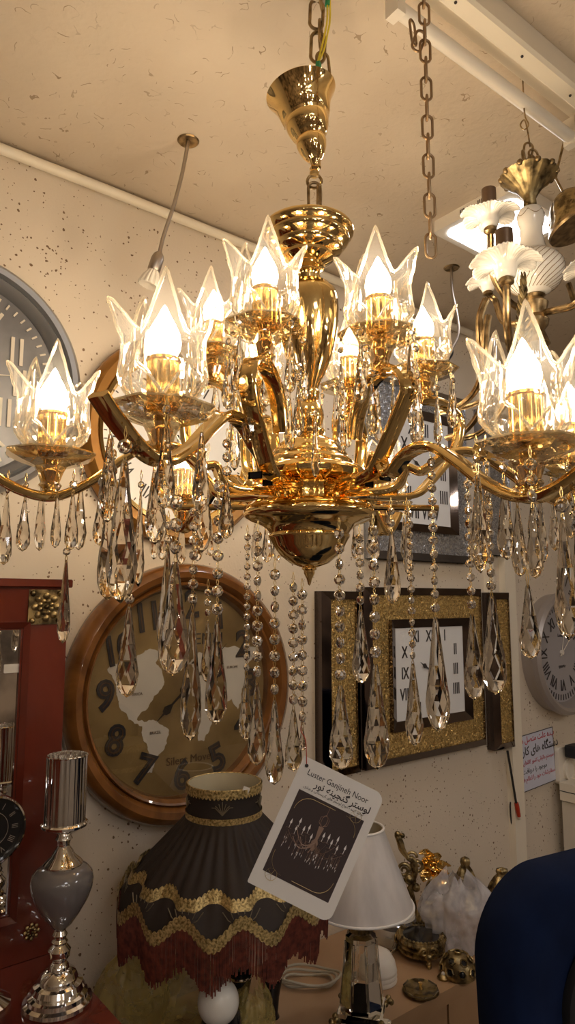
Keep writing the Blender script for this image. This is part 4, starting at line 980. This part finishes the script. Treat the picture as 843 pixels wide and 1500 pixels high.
def blacklamp():
    d=1.60; c=P(327,1300,d); k=d/1000; A=T((c.x,c.y,0)); z=lambda py: P(330,py,d).z
    t=thing('fringed_table_lamp',Vector((c.x,c.y,ZT)),'table lamp with black pleated shade, gold braid and burgundy fringe below the map clock','lamp')
    R1=52*k; R2=140*k; zt=z(1145); zc=z(1190); zb=z(1295)
    NL=12; wav=lambda a: .5+.5*cos(NL*a)
    part('shade_collar',MB().lathe([(R1*.98,zt),(R1,zc),(R1*1.02,zc-.004)],96,A,cap=False),shade_b,t)
    part('shade_lining',MB().lathe([(R1*.955,zt),(R1*.96,zc),(R1*.96+(R2-R1)*.30,zc+(zb-zc)*.42),(R1*.9+(R2-R1)*.68,zc+(zb-zc)*.84)],64,A,cap=False),shade_in,t)
    def rad(f,a):  # f 0 top..1 bottom
        r=R1+(R2-R1)*(f*.92+.20*f**2.0-.12*f**5)
        return r*(1+(.030*cos(3*NL*a)*(1-f)*min(1,f*4)+.035*cos(NL*a)*max(0,f-.35)))
    n=288; rows=24; mb=MB(); vs=[];fs=[]
    for j in range(rows+1):
        f=j/rows
        for i in range(n):
            a=2*PI*i/n; zz=zc+(zb-zc)*f-.034*f**3*(wav(a)-.4); r=rad(f,a); vs.append((c.x+r*cos(a),c.y+r*sin(a),zz))
    for j in range(rows):
        for i in range(n): q=(i+1)%n; fs.append((j*n+i,(j+1)*n+i,(j+1)*n+q,j*n+q))
    part('pleated_shade',mb.add(vs,fs),shade_b,t,angle=70)
    def braid_band(fc,amp,w,off,ph=0,name='gold_braid'):
        b=MB(); vs=[];fs=[]; n2=720
        for i in range(n2):
            a=2*PI*i/n2; f=fc(a); zz=zc+(zb-zc)*f-.034*f**3*(wav(a)-.4); sc_=.35*abs(sin(i*PI/5))
            for e in (-1,1):
                ff=f; r=rad(min(1,max(0,ff)),a)+off; dz=w*(e*.5-(sc_*.6 if e<0 else -sc_*.6)); r2=r+(-.5*dz if f<.99 else 0)*.9
                vs.append((c.x+r2*cos(a),c.y+r2*sin(a),zz+dz))
        for i in range(n2):
            q=(i+1)%n2; fs.append((2*i,2*i+1,2*q+1,2*q))
        part(name,b.add(vs,fs),braid,t)
    braid_band(lambda a:.74-.09*cos(NL*a+.0),0,.020,.004)
    braid_band(lambda a:1.0,0,.020,.004)
    for zz,e in ((zt-.006,0),(zc+.004,0)):
        b=MB(); vs=[];fs=[]; n2=360
        for i in range(n2):
            a=2*PI*i/n2; s_=.005*abs(sin(i*PI/6)); r=R1+.0025
            vs+= [(c.x+r*cos(a),c.y+r*sin(a),zz-.007-s_),(c.x+r*cos(a),c.y+r*sin(a),zz+.006)]
        for i in range(n2): q=(i+1)%n2; fs.append((2*i,2*i+1,2*q+1,2*q))
        part('gold_braid',b.add(vs,fs),braid,t)
    part('top_piping',MB().tube([(c.x+R1*.98*cos(a),c.y+R1*.98*sin(a),zt) for a in [2*PI*i/64 for i in range(64)]],.002,6,closed=True),braid,t)
    mo=MB(); random.seed(2)
    for i in range(5):
        a=2*PI*i/5-PI/2+.05
        for j in range(7):
            b=a+.06*(j-3); zz=(zt+zc)/2; r=R1+.0015
            mo.tube([(c.x+r*cos(a),c.y+r*sin(a),zz-.015),(c.x+r*cos(b),c.y+r*sin(b),zz),(c.x+r*cos(b+.03*(j-3)),c.y+r*sin(b+.03*(j-3)),zz+.012-abs(j-3)*.004)],.0011,4)
    for i in range(NL):
        a=2*PI*(i+.5)/NL
        for j in range(6):
            b=a+.05*(j-2.5); f=.89; r=rad(f,b)+.003; zz=zc+(zb-zc)*f
            mo.tube([(c.x+(r)*cos(a),c.y+r*sin(a),zz-.018),(c.x+r*cos(b),c.y+r*sin(b),zz),(c.x+(r-.003)*cos(b+.02*(j-2.5)),c.y+(r-.003)*sin(b+.02*(j-2.5)),zz+.014)],.0010,4)
    part('woven_motifs',mo,motif,t)
    fm=MB(); vs=[];fs=[]; ns=520; random.seed(8)
    for i in range(ns):
        a=2*PI*i/ns; r=rad(1,a)+.001; zz=zb-.034*(wav(a)-.4)-.006; l=.078+random.uniform(-.006,.008); w=.0017; a2=a+random.uniform(-.002,.002)
        fm.tube([(c.x+r*cos(a),c.y+r*sin(a),zz),(c.x+(r+.001)*cos(a2),c.y+(r+.001)*sin(a2),zz-l*.5),(c.x+(r-.001)*cos(a2),c.y+(r-.001)*sin(a2),zz-l)],w,4)
    part('fringe',fm,fringe_m,t)
    part('price_sticker',MB().box((-.008,-.0005,-.010),(.008,.0005,.010),T((c.x+R1*.62,c.y-R1*.80,zt-.004))@RZ(.5)@RY(.4)),paper,t,smooth=False)
    zl=zb-.02
    part('lamp_stem',MB().lathe([(0,ZT),(.07,ZT),(.075,ZT+.01),(.05,ZT+.02),(.02,ZT+.03),(.03,ZT+.06),(.045,ZT+.09),(.04,ZT+.12),(.015,ZT+.15),(.010,zl+.05),(.010,zt-.03),(0,zt-.03)],32,A),black,t)
blacklamp()
def whitelamp():
    p=OT(515,1500); d=1.72; c=P(528,1300,d); k=d/1000; A=T((c.x,c.y,0)); z=lambda py: P(528,py,d).z
    t=thing('white_table_lamp',Vector((c.x,c.y,ZT)),'table lamp with white organza cone shade and cut crystal base on the desk','lamp')
    zt,zb=z(1212),z(1324)
    part('cone_shade',MB().lathe([(33*k,zt),(72*k,zb)],96,A,lambda a,t_:1+.006*cos(a*40),cap=False),shade_w,t)
    part('shade_lining',MB().lathe([(31*k,zt),(70*k,zb)],64,A,cap=False),shade_in,t)
    for r,zz in ((33.4*k,zt),(72.6*k,zb)): part('hem_binding',MB().tube([(c.x+r*cos(a),c.y+r*sin(a),zz) for a in [2*PI*i/64 for i in range(64)]],.003,8,closed=True),paper,t)
    z1=z(1346)
    part('bronze_collar',MB().lathe([(0,zt-.03),(.006,zt-.03),(.006,z1),(.024,z1),(.030,z1-.010),(.030,z1-.020),(.024,z1-.028),(.010,z1-.034),(0,z1-.034)],40,A,lambda a,t_:1+.04*cos(a*20) if t_>.2 else 1),bronze,t)
    zc=z1-.034; zm=ZT+.068
    part('crystal_column',MB().lathe([(.0,zc),(.036,zc),(.038,zc-.01),(.040,zc-.05),(.046,zc-.085),(.052,zm+.01),(.050,zm),(0,zm)],8,A@RZ(.2),lambda a,t_:1.0),glass_cl,t,smooth=False)
    fl=MB()
    for i in range(8):
        a=2*PI*i/8+.2; fl.tube([(c.x+(.037)*cos(a),c.y+.037*sin(a),zc-.01),(c.x+.041*cos(a),c.y+.041*sin(a),zc-.06),(c.x+.050*cos(a),c.y+.050*sin(a),zm+.01)],.0035,6)
    part('glass_ribs',fl,glass_cl,t)
    mb=MB()
    for (w,a_,b_) in ((.075,zm,zm-.022),(.060,zm-.022,zm-.05),(.085,zm-.05,zm-.066)):
        mb.lathe([(0,a_),(w*.9,a_),(w,a_-.006),(w*.8,b_),(0,b_)],4,A@RZ(.5))
    part('square_crystal_base',mb,glass_cl,t,smooth=False)
    fe=MB()
    for i in range(4):
        a=PI/2*i+.5; q=Vector((c.x+.075*cos(a),c.y+.075*sin(a),zm-.012)); 
        fe=MB()
        for j in range(5): fe.ball(q+Vector((.008*cos(j*1.3),.008*sin(j*1.3),.006*sin(j*2))),.007,8,6)
        part('bronze_corner_ornament',fe,bronze,t)
    part('base_plinth',MB().lathe([(0,ZT+.0),(.075,ZT),(.080,ZT+.001),(.075,ZT+.002),(0,ZT+.002)],4,A@RZ(.5)),glass_cl,t,smooth=False)
whitelamp()
def bag(c,rx,ry,h,mat,label,seed,peaks):
    """soft film bag: vertical folds, gathered peaks on top"""
    mb=MB(); vs=[];fs=[]; n=96;m=48; off=Vector((seed*3.1,seed*1.7,seed))
    for j in range(m+1):
        t=j/m; env=(.70+.30*sin(PI*min(1,t*1.6)*.5))*(1-.72*max(0,(t-.45)/.55)**1.8)
        for i in range(n):
            a=2*PI*i/n; v=Vector((cos(a)*1.6,sin(a)*1.6,t*1.3))
            f=noise.noise(v*1.3+off)*.16+abs(noise.noise(Vector((cos(a)*2.6,sin(a)*2.6,t*2.4))+off))*-.20+noise.noise(v*4+off)*.09+noise.noise(v*11+off)*.03
            rr=env*(1+f); top=0
            for (pa,ph,pw) in peaks:
                d=abs((a-pa+PI)%(2*PI)-PI); top+=ph*math.exp(-(d/pw)**2)
            z=h*t*(1+top*t**2)+.008*noise.noise(v*3-off)*t
            if t>.7: z-=h*.16*(t-.7)/.3*(.5+noise.noise(v*1.5+off))
            vs.append((c[0]+rx*rr*cos(a),c[1]+ry*rr*sin(a),c[2]+.002+max(0,z)))
    for j in range(m):
        for i in range(n): q=(i+1)%n; fs.append((j*n+i,j*n+q,(j+1)*n+q,(j+1)*n+i))
    fs.append(tuple(reversed(range(n))))
    o=part('plastic_bag',mb.add(vs,fs),mat,None,angle=60); tag(o,label,'bag')
p=OT(670,1392); bag((p.x+.01,p.y+.02,ZT),.118,.085,.20,bag_w,'translucent white crumpled plastic bag standing on the desk beside the bronze ornaments',3,((PI,.14,.45),(-.4,.12,.6)))
p=OT(255,1500); bag((p.x,p.y,ZT),.13,.10,.15,bag_y,'crumpled yellow plastic bag left of the white globe under the fringed lamp',5,((.3,.25,.5),(PI,.2,.5)))
p=OT(368,1520); bag((p.x,p.y,ZT),.06,.05,.115,bag_y,'small yellow plastic bag right of the white globe under the fringed lamp',9,((1,.3,.5),))
p=W(190,1480,.13); bag((p.x,p.y,ZT),.09,.06,.22,bag_y,'faint yellow plastic bag against the wall behind the fringed lamp',12,((2,.2,.5),))
p=P(320,1467,1.42)
t=thing('globe_bulb',p,'white opal globe bulb below the fringed lamp shade','light bulb')
part('glass_globe',MB().ball(p,.040,32,20),globe,t); part('screw_base',MB().lathe([(0,.035),(.016,.036),(.014,.042),(.016,.046),(.014,.050),(.016,.054),(.012,.062),(0,.062)],20,T(p)@RX(-2.4)),brushed,t)
# the globe rests on a small stand
part('stand',MB().lathe([(0,ZT-p.z),(.03,ZT-p.z),(.028,ZT-p.z+.006),(.012,ZT-p.z+.014),(.010,-.045),(.018,-.036),(.0,-.036)],24,T(p)),black,t)
# dark vases
for px,py,r,lab in ((352,1432,.030,'small black glossy vase in the shadow under the fringed shade, beside the white globe'),(398,1432,.028,'small black glossy vase in the shadow under the fringed shade, near the coiled cable')):
    q=P(px,py-4,1.80)
    t=thing('black_vase',(q.x,q.y,ZT),lab,'vase'); h=q.z-ZT
    part('body',MB().lathe([(0,0),(.02,0),(.016,.01),(r*.7,h*.5),(r,h),(r*.9,h+.02),(r*.4,h+.034),(r*.4,h+.05),(r*.5,h+.055),(0,h+.04)],32,T((q.x,q.y,ZT))),black,t)
    part('silver_band',MB().lathe([(r*.99,h-.003),(r*1.03,h),(r*.99,h+.003)],32,T((q.x,q.y,ZT)),cap=False),chrome,t)
# coiled cable
p=OT(452,1440); cc=MB()
for i in range(3):
    cc.tube([(p.x+(.05+.008*i)*cos(a)*1.3,p.y+(.035+.006*i)*sin(a),ZT+.006+.007*i+.004*sin(a*3+i)) for a in [2*PI*j/40 for j in range(41)]],.0035,8)
o=part('coiled_cable',cc,cablebe); tag(o,'coiled beige power cable on the desk left of the crystal lamp base','cable')
# stacked bowls
bw_=OT(553,1435)
for i in range(3):
    z_=ZT+.001+i*.011; r=.052
    o=part('lamp_cover',MB().lathe([(r,0),(r*1.02,.004),(r,.008),(r*.92,.026),(r*.70,.044),(r*.35,.054),(0,.057),(0,.054),(r*.33,.051),(r*.68,.041),(r*.89,.024),(r*.96,.006)],48,T((bw_.x,bw_.y,z_))),white_pl)
    tag(o,['white plastic dome cover, bottom of the stack behind the crystal lamp base','white plastic dome cover, middle of the stack behind the crystal lamp base','white plastic dome cover, topmost of the stack behind the crystal lamp base'][i],'cover','stacked dome covers')
# grey and white round tin
q=OT(580,1375); t=thing('round_tin',q,'white round tin with a dark grey band behind the white lamp','tin')
part('tin_body',MB().lathe([(0,0),(.06,0),(.062,.004),(.062,.055),(0,.055)],48,T(q)),white_pl,t); part('dark_band',MB().lathe([(.0625,.045),(.063,.058),(.055,.064),(.0,.064)],48,T(q)),greyglaze,t); part('rim',MB().lathe([(.055,.063),(.060,.066),(.058,.075),(.050,.078),(0,.078)],48,T(q)),white_pl,t)
# glass bowl behind
q=OT(560,1400); t=thing('glass_ashtray',q,'small smoked glass bowl behind the stack of white covers','bowl'); part('bowl',MB().lathe([(0,0),(.025,0),(.04,.02),(.045,.03),(.042,.031),(.03,.01),(0,.006)],16,T(q)),glass_cl,t,smooth=False)
# ------------------------------------------------------------------ bronze ornaments
def scroll(mb,c,r,turns,w,dirv=1,ax=Vector((1,0,0)),up=ZA,a0=0,grow=1.0):
    pts=[]
    n=int(18*turns)
    for i in range(n+1):
        a=a0+dirv*2*PI*turns*i/n; rr=r*(1-.8*i/n); pts.append(c+ax*(rr*cos(a))+up*(rr*sin(a)))
    mb.tube(pts,lambda s:w*(1-.5*s),8)
def dish_stand():
    p=OT(618,1400); t=thing('bronze_tray_stand',p,'round antique bronze tray stand with stacked rings and mask foot on the desk','ornament'); R=.070
    A=T(p)
    part('rings',MB().lathe([(0,.012),(R*.7,.012),(R*.92,.018),(R*.94,.024),(R*.86,.027),(R*.92,.031),(R*.97,.037),(R*.88,.041),(R*.95,.045),(R,.051),(R*.97,.058),(R*.80,.060),(R*.70,.056)],72,A,lambda a,t_:1+.02*cos(a*36)),bronze,t)
    part('dark_mirror',MB().lathe([(R*.74,.0575),(0,.0575)],48,A,cap=False),black,t)
    mb=MB()
    for i in range(36):
        a=2*PI*i/36; mb.ball((p.x+R*.88*cos(a),p.y+R*.88*sin(a),p.z+.060),.0045,8,5)
    part('beaded_rim',mb,bronze,t)
    for i in range(3):
        a=-PI/2+.1+i*2*PI/3; q=p+Vector((R*.98*cos(a),R*.98*sin(a),.0)); mb=MB(); sd=Vector((-sin(a),cos(a),0))
        scroll(mb,q+sd*.013+ZA*.04,.012,1.3,.004,1,sd); scroll(mb,q-sd*.013+ZA*.04,.012,1.3,.004,-1,sd,a0=PI)
        mb.ball(q+ZA*.028,.011,12,8); mb.ball(q+ZA*.012,.008,10,6); mb.ball(q+ZA*.006+Vector((cos(a),sin(a),0))*.004,.006,10,6)
        mb.tube([q+ZA*.05,q+ZA*.02,q+ZA*.004],.006,8); part('mask_foot',mb,bronze,t)
dish_stand()
def domeorn():
    p=OT(672,1428); R=.046; t=thing('pierced_bronze_dome',p,'bronze dome ornament covered with flower-shaped rings on the desk corner','ornament')
    part('dome',MB().lathe([(0,0),(R,0),(R*1.04,.008),(R,.020),(R*.85,.036),(R*.6,.047),(R*.3,.053),(0,.055)],48,T(p)),bronze,t)
    mb=MB(); mc=MB()
    for (ph,n) in ((18,9),(48,6),(88,1)):
        for i in range(n):
            a=2*PI*i/n+ph*.3; e=math.radians(ph); v=Vector((cos(e)*cos(a),cos(e)*sin(a),sin(e))); c=p+Vector((v.x*R*1.02,v.y*R*1.02,.006+v.z*.050)); M=axis(c,c+v)
            mb.lathe([(.008,0),(.011,0),(.0115,.003),(.009,.005),(.0075,.003)],14,M,lambda a_,t_:1+.10*cos(a_*6),close=True); mc.lathe([(.0075,.0005),(.0,.0012)],14,M,cap=False)
    part('flower_rings',mb,bronze,t); part('ring_holes',mc,black,t)
domeorn()
q=OT(650,1434); t=thing('bronze_ornament',q,'tiny round bronze cap lying in front of the pierced dome','ornament'); part('cap_body',MB().lathe([(0,0),(.014,0),(.016,.005),(.012,.010),(.006,.012),(0,.013)],20,T(q)),bronze,t); part('cap_centre',MB().ball(q+ZA*.012,.006,10,6),cream,t)
def glassdish():
    p=OT(617,1455); A=T(p)@RZ(.3); t=thing('mirrored_glass_dish',p,'small faceted glass dish with a metal stud lying on the desk edge','dish')
    part('dish',MB().lathe([(0,.004),(.030,.0),(.044,.008),(.046,.014),(.030,.012),(.0,.010)],10,A),glass_cl,t,smooth=False)
    part('tray',MB().lathe([(0,.0),(.036,.0),(.047,.007),(.040,.006),(0,.003)],28,A),bronze,t)
    part('stud',MB().lathe([(.005,.010),(.004,.022),(.006,.026),(0,.028)],12,A),gold,t)
glassdish()
def figure_a():   # tall dark bracket with scrolls
    p=OT(600,1362); t=thing('bronze_bracket',p,'dark bronze candelabra bracket with curled arms leaning near the wall','ornament'); d=p.y
    q=lambda x,y: P(x,y,d); mb=MB()
    mb.tube(bez([q(581,1222),q(586,1232),q(590,1245),q(598,1256),q(606,1262),q(608,1280),q(602,1300),q(606,1330),q(604,1352)]),lambda s:.007+.004*abs(sin(s*9)),10)
    scroll(mb,q(592,1275),.022,1.6,.006); scroll(mb,q(612,1270),.020,1.5,.006,-1,a0=PI); scroll(mb,q(590,1300),.020,1.3,.006,-1); scroll(mb,q(603,1256),.018,1.2,.005)
    for x,y,r in ((583,1222,.010),(590,1224,.008),(600,1288,.016),(588,1290,.012),(610,1300,.013),(596,1316,.012)): mb.ball(q(x,y),r,12,8)
    part('scrolled_arm',mb,bronze,t)
    part('base_cup',MB().lathe([(0,0),(.035,0),(.04,.008),(.028,.018),(.014,.03),(.018,.045),(.010,.06)],28,T(p),lambda a,t_:1+.05*cos(a*8)),bronze,t)
figure_a()
def acanthus():
    p=OT(628,1352); d=p.y; q=lambda x,y: P(x,y,d); t=thing('gilt_leaf_ornament',p,'bright gilt leaf cluster ornament above the plastic bag','ornament')
    random.seed(11)
    for i in range(22):
        mb=MB(); c=q(random.uniform(622,646),random.uniform(1246,1284)); a=random.uniform(0,2*PI); l=random.uniform(.032,.05)
        dirv=Vector((cos(a),-.5,sin(a)*.8)).normalized()
        M=axis(c,c+dirv)@S(1,.45,1)
        mb.lathe([(0,-.3*l),(.35*l,-.1*l),(.48*l,.25*l),(.35*l,.6*l),(.12*l,.9*l),(0,l)],12,M,lambda a_,t_:1+.25*cos(a_*4)); part('leaf',mb,gold2 if i%3 else gold,t,angle=50)
    mb=MB(); mb.tube(bez([q(634,1290),q(630,1310),q(622,1325),q(626,1345)]),lambda s:.012+.006*sin(s*7),12); scroll(mb,q(640,1300),.018,1.2,.006); part('stalk',mb,bronze,t)
    part('leafy_base',MB().lathe([(0,0),(.045,0),(.05,.01),(.036,.03),(.018,.05),(.022,.062),(.012,.07)],60,T(p),lambda a,t_:1+.09*cos(a*9)),bronze,t)
    part('round_boss',MB().ball(q(600,1283),.016,16,10).ball(q(605,1290),.012,12,8),bronze,t)
acanthus()
for (x,y,w,h,lab,gp) in ((738,1322,32,58,'bronze seated figure ornament against the wall between the bag and the blue chair',0),(684,1300,26,52,'dark bronze finial ornament standing behind the plastic bag',1)):
    p=OT(x,1330); d=p.y; k=d/1000; hh=P(x,y-h+6,d).z-ZT; t=thing('bronze_figurine',p,lab,'ornament')
    part('figure_base',MB().lathe([(0,0),(w*k*.7,0),(w*k*.75,.01),(w*k*.5,.03),(w*k*.35,hh*.35),(0,hh*.35)],32,T(p),lambda a,t_:1+.06*cos(a*7)),bronze,t)
    mb=MB(); Z=p+ZA*hh*.35
    mb.lathe([(0,0),(w*k*.52,.0),(w*k*.62,hh*.10),(w*k*.5,hh*.25),(w*k*.34,hh*.40),(w*k*.22,hh*.47),(w*k*.27,hh*.53),(w*k*.24,hh*.60),(0,hh*.65)],40,T(Z)@S(1,.7,1),lambda a,t_:1+.10*cos(a*6+t_*5))
    part('figure_body',mb,bronze,t,angle=60)
# ------------------------------------------------------------------ blue chair
def chair():
    d=1.15; c=P(878,1400,d); k=d/1000; h0=P(868,1253,d).z; hb=h0-.62
    X=Vector((cos(.5),sin(.5),0)); Y=Vector((-sin(.5),cos(.5),0)); M=Matrix(((X.x,Y.x,0,c.x),(X.y,Y.y,0,c.y),(0,0,1,0),(0,0,0,1)))
    t=thing('office_chair',(c.x,c.y,0),'navy blue fabric chair back with a dark front panel, lower right corner','chair',M=M)
    def slab(w,hh,th,y0,rad,z1,mat,name,top=.5):
        mb=MB(); vs=[];fs=[]; prof=[(-.5,.80),(-.46,.93),(-.35,.99),(0,1.0),(.35,.99),(.46,.93),(.5,.80)]
        out=[]; n=14
        for i in range(n+1): a=PI*.5*i/n; out.append((w/2-rad+rad*cos(a),z1-rad*1.15+rad*1.15*sin(a)))
        for i in range(n+1): a=PI*.5+PI*.5*i/n; out.append((-w/2+rad+rad*cos(a),z1-rad*1.15+rad*1.15*sin(a)))
        for i in range(8): a=PI+PI*.5*i/7; out.append((-w/2+.06+.06*cos(a),z1-hh+.06+.06*sin(a)))
        for i in range(8): a=1.5*PI+PI*.5*i/7; out.append((w/2-.06+.06*cos(a),z1-hh+.06+.06*sin(a)))
        # waist
        out=[(x*(1+.05*sin((z1-z)*7)),z) for x,z in out]; m=len(out); zc=z1-hh/2
        for (yy,s_) in prof:
            for x,z in out: vs.append((x*s_ if True else x,y0+yy*th+.10*((x/w)**2)*2*.4,zc+(z-zc)*(1-(1-s_)*.45)))
        for j in range(len(prof)-1):
            for i in range(m): q=(i+1)%m; fs.append((j*m+i,j*m+q,(j+1)*m+q,(j+1)*m+i))
        fs.append(tuple(range(m))); fs.append(tuple(reversed(range((len(prof)-1)*m,len(prof)*m))))
        return part(name,mb.add(vs,fs,M),mat,t,angle=60)
    slab(.40,.66,.10,0,.105,h0,navy,'backrest')
    slab(.24,.50,.02,-.058,.10,h0-.07,blackm,'back_panel')
    part('seat',MB().poly(rrect(.48,.46,.10),.09,M@T((0,-.26 if False else .30,h0-.72))),navy,t,smooth=False)
    part('bracket',MB().box((-.04,-.02,h0-.70),(.04,.20,h0-.66),M),black,t,smooth=False)
    zs=h0-.72
    part('gas_column',MB().lathe([(.03,.08),(.03,zs*.5),(.02,zs*.5),(.02,zs)],20,M@T((0,.28,0))),black,t)
    for i in range(5):
        a=2*PI*i/5; o=part('leg',MB().tube([M@Vector((0,.28,.10)),M@Vector((.26*cos(a),.28+.26*sin(a),.065))],lambda s:.022-.008*s,8),black,t)
        part('caster',MB().ball(M@Vector((.26*cos(a),.28+.26*sin(a),.028)),.028,12,8),blackm,o)
chair()
# ------------------------------------------------------------------ view
w=bpy.data.worlds.new('world'); sc.world=w; w.use_nodes=True; w.node_tree.nodes['Background'].inputs[0].default_value=(.5,.4,.3,1); w.node_tree.nodes['Background'].inputs[1].default_value=.02
sc.view_settings.view_transform='Standard'; sc.view_settings.look='None'; sc.view_settings.gamma=1; sc.view_settings.exposure=0; sc.view_settings.use_curve_mapping=False
sc.cycles.transparent_max_bounces=40; sc.cycles.max_bounces=14; sc.cycles.transmission_bounces=12; sc.cycles.glossy_bounces=6; sc.cycles.diffuse_bounces=4
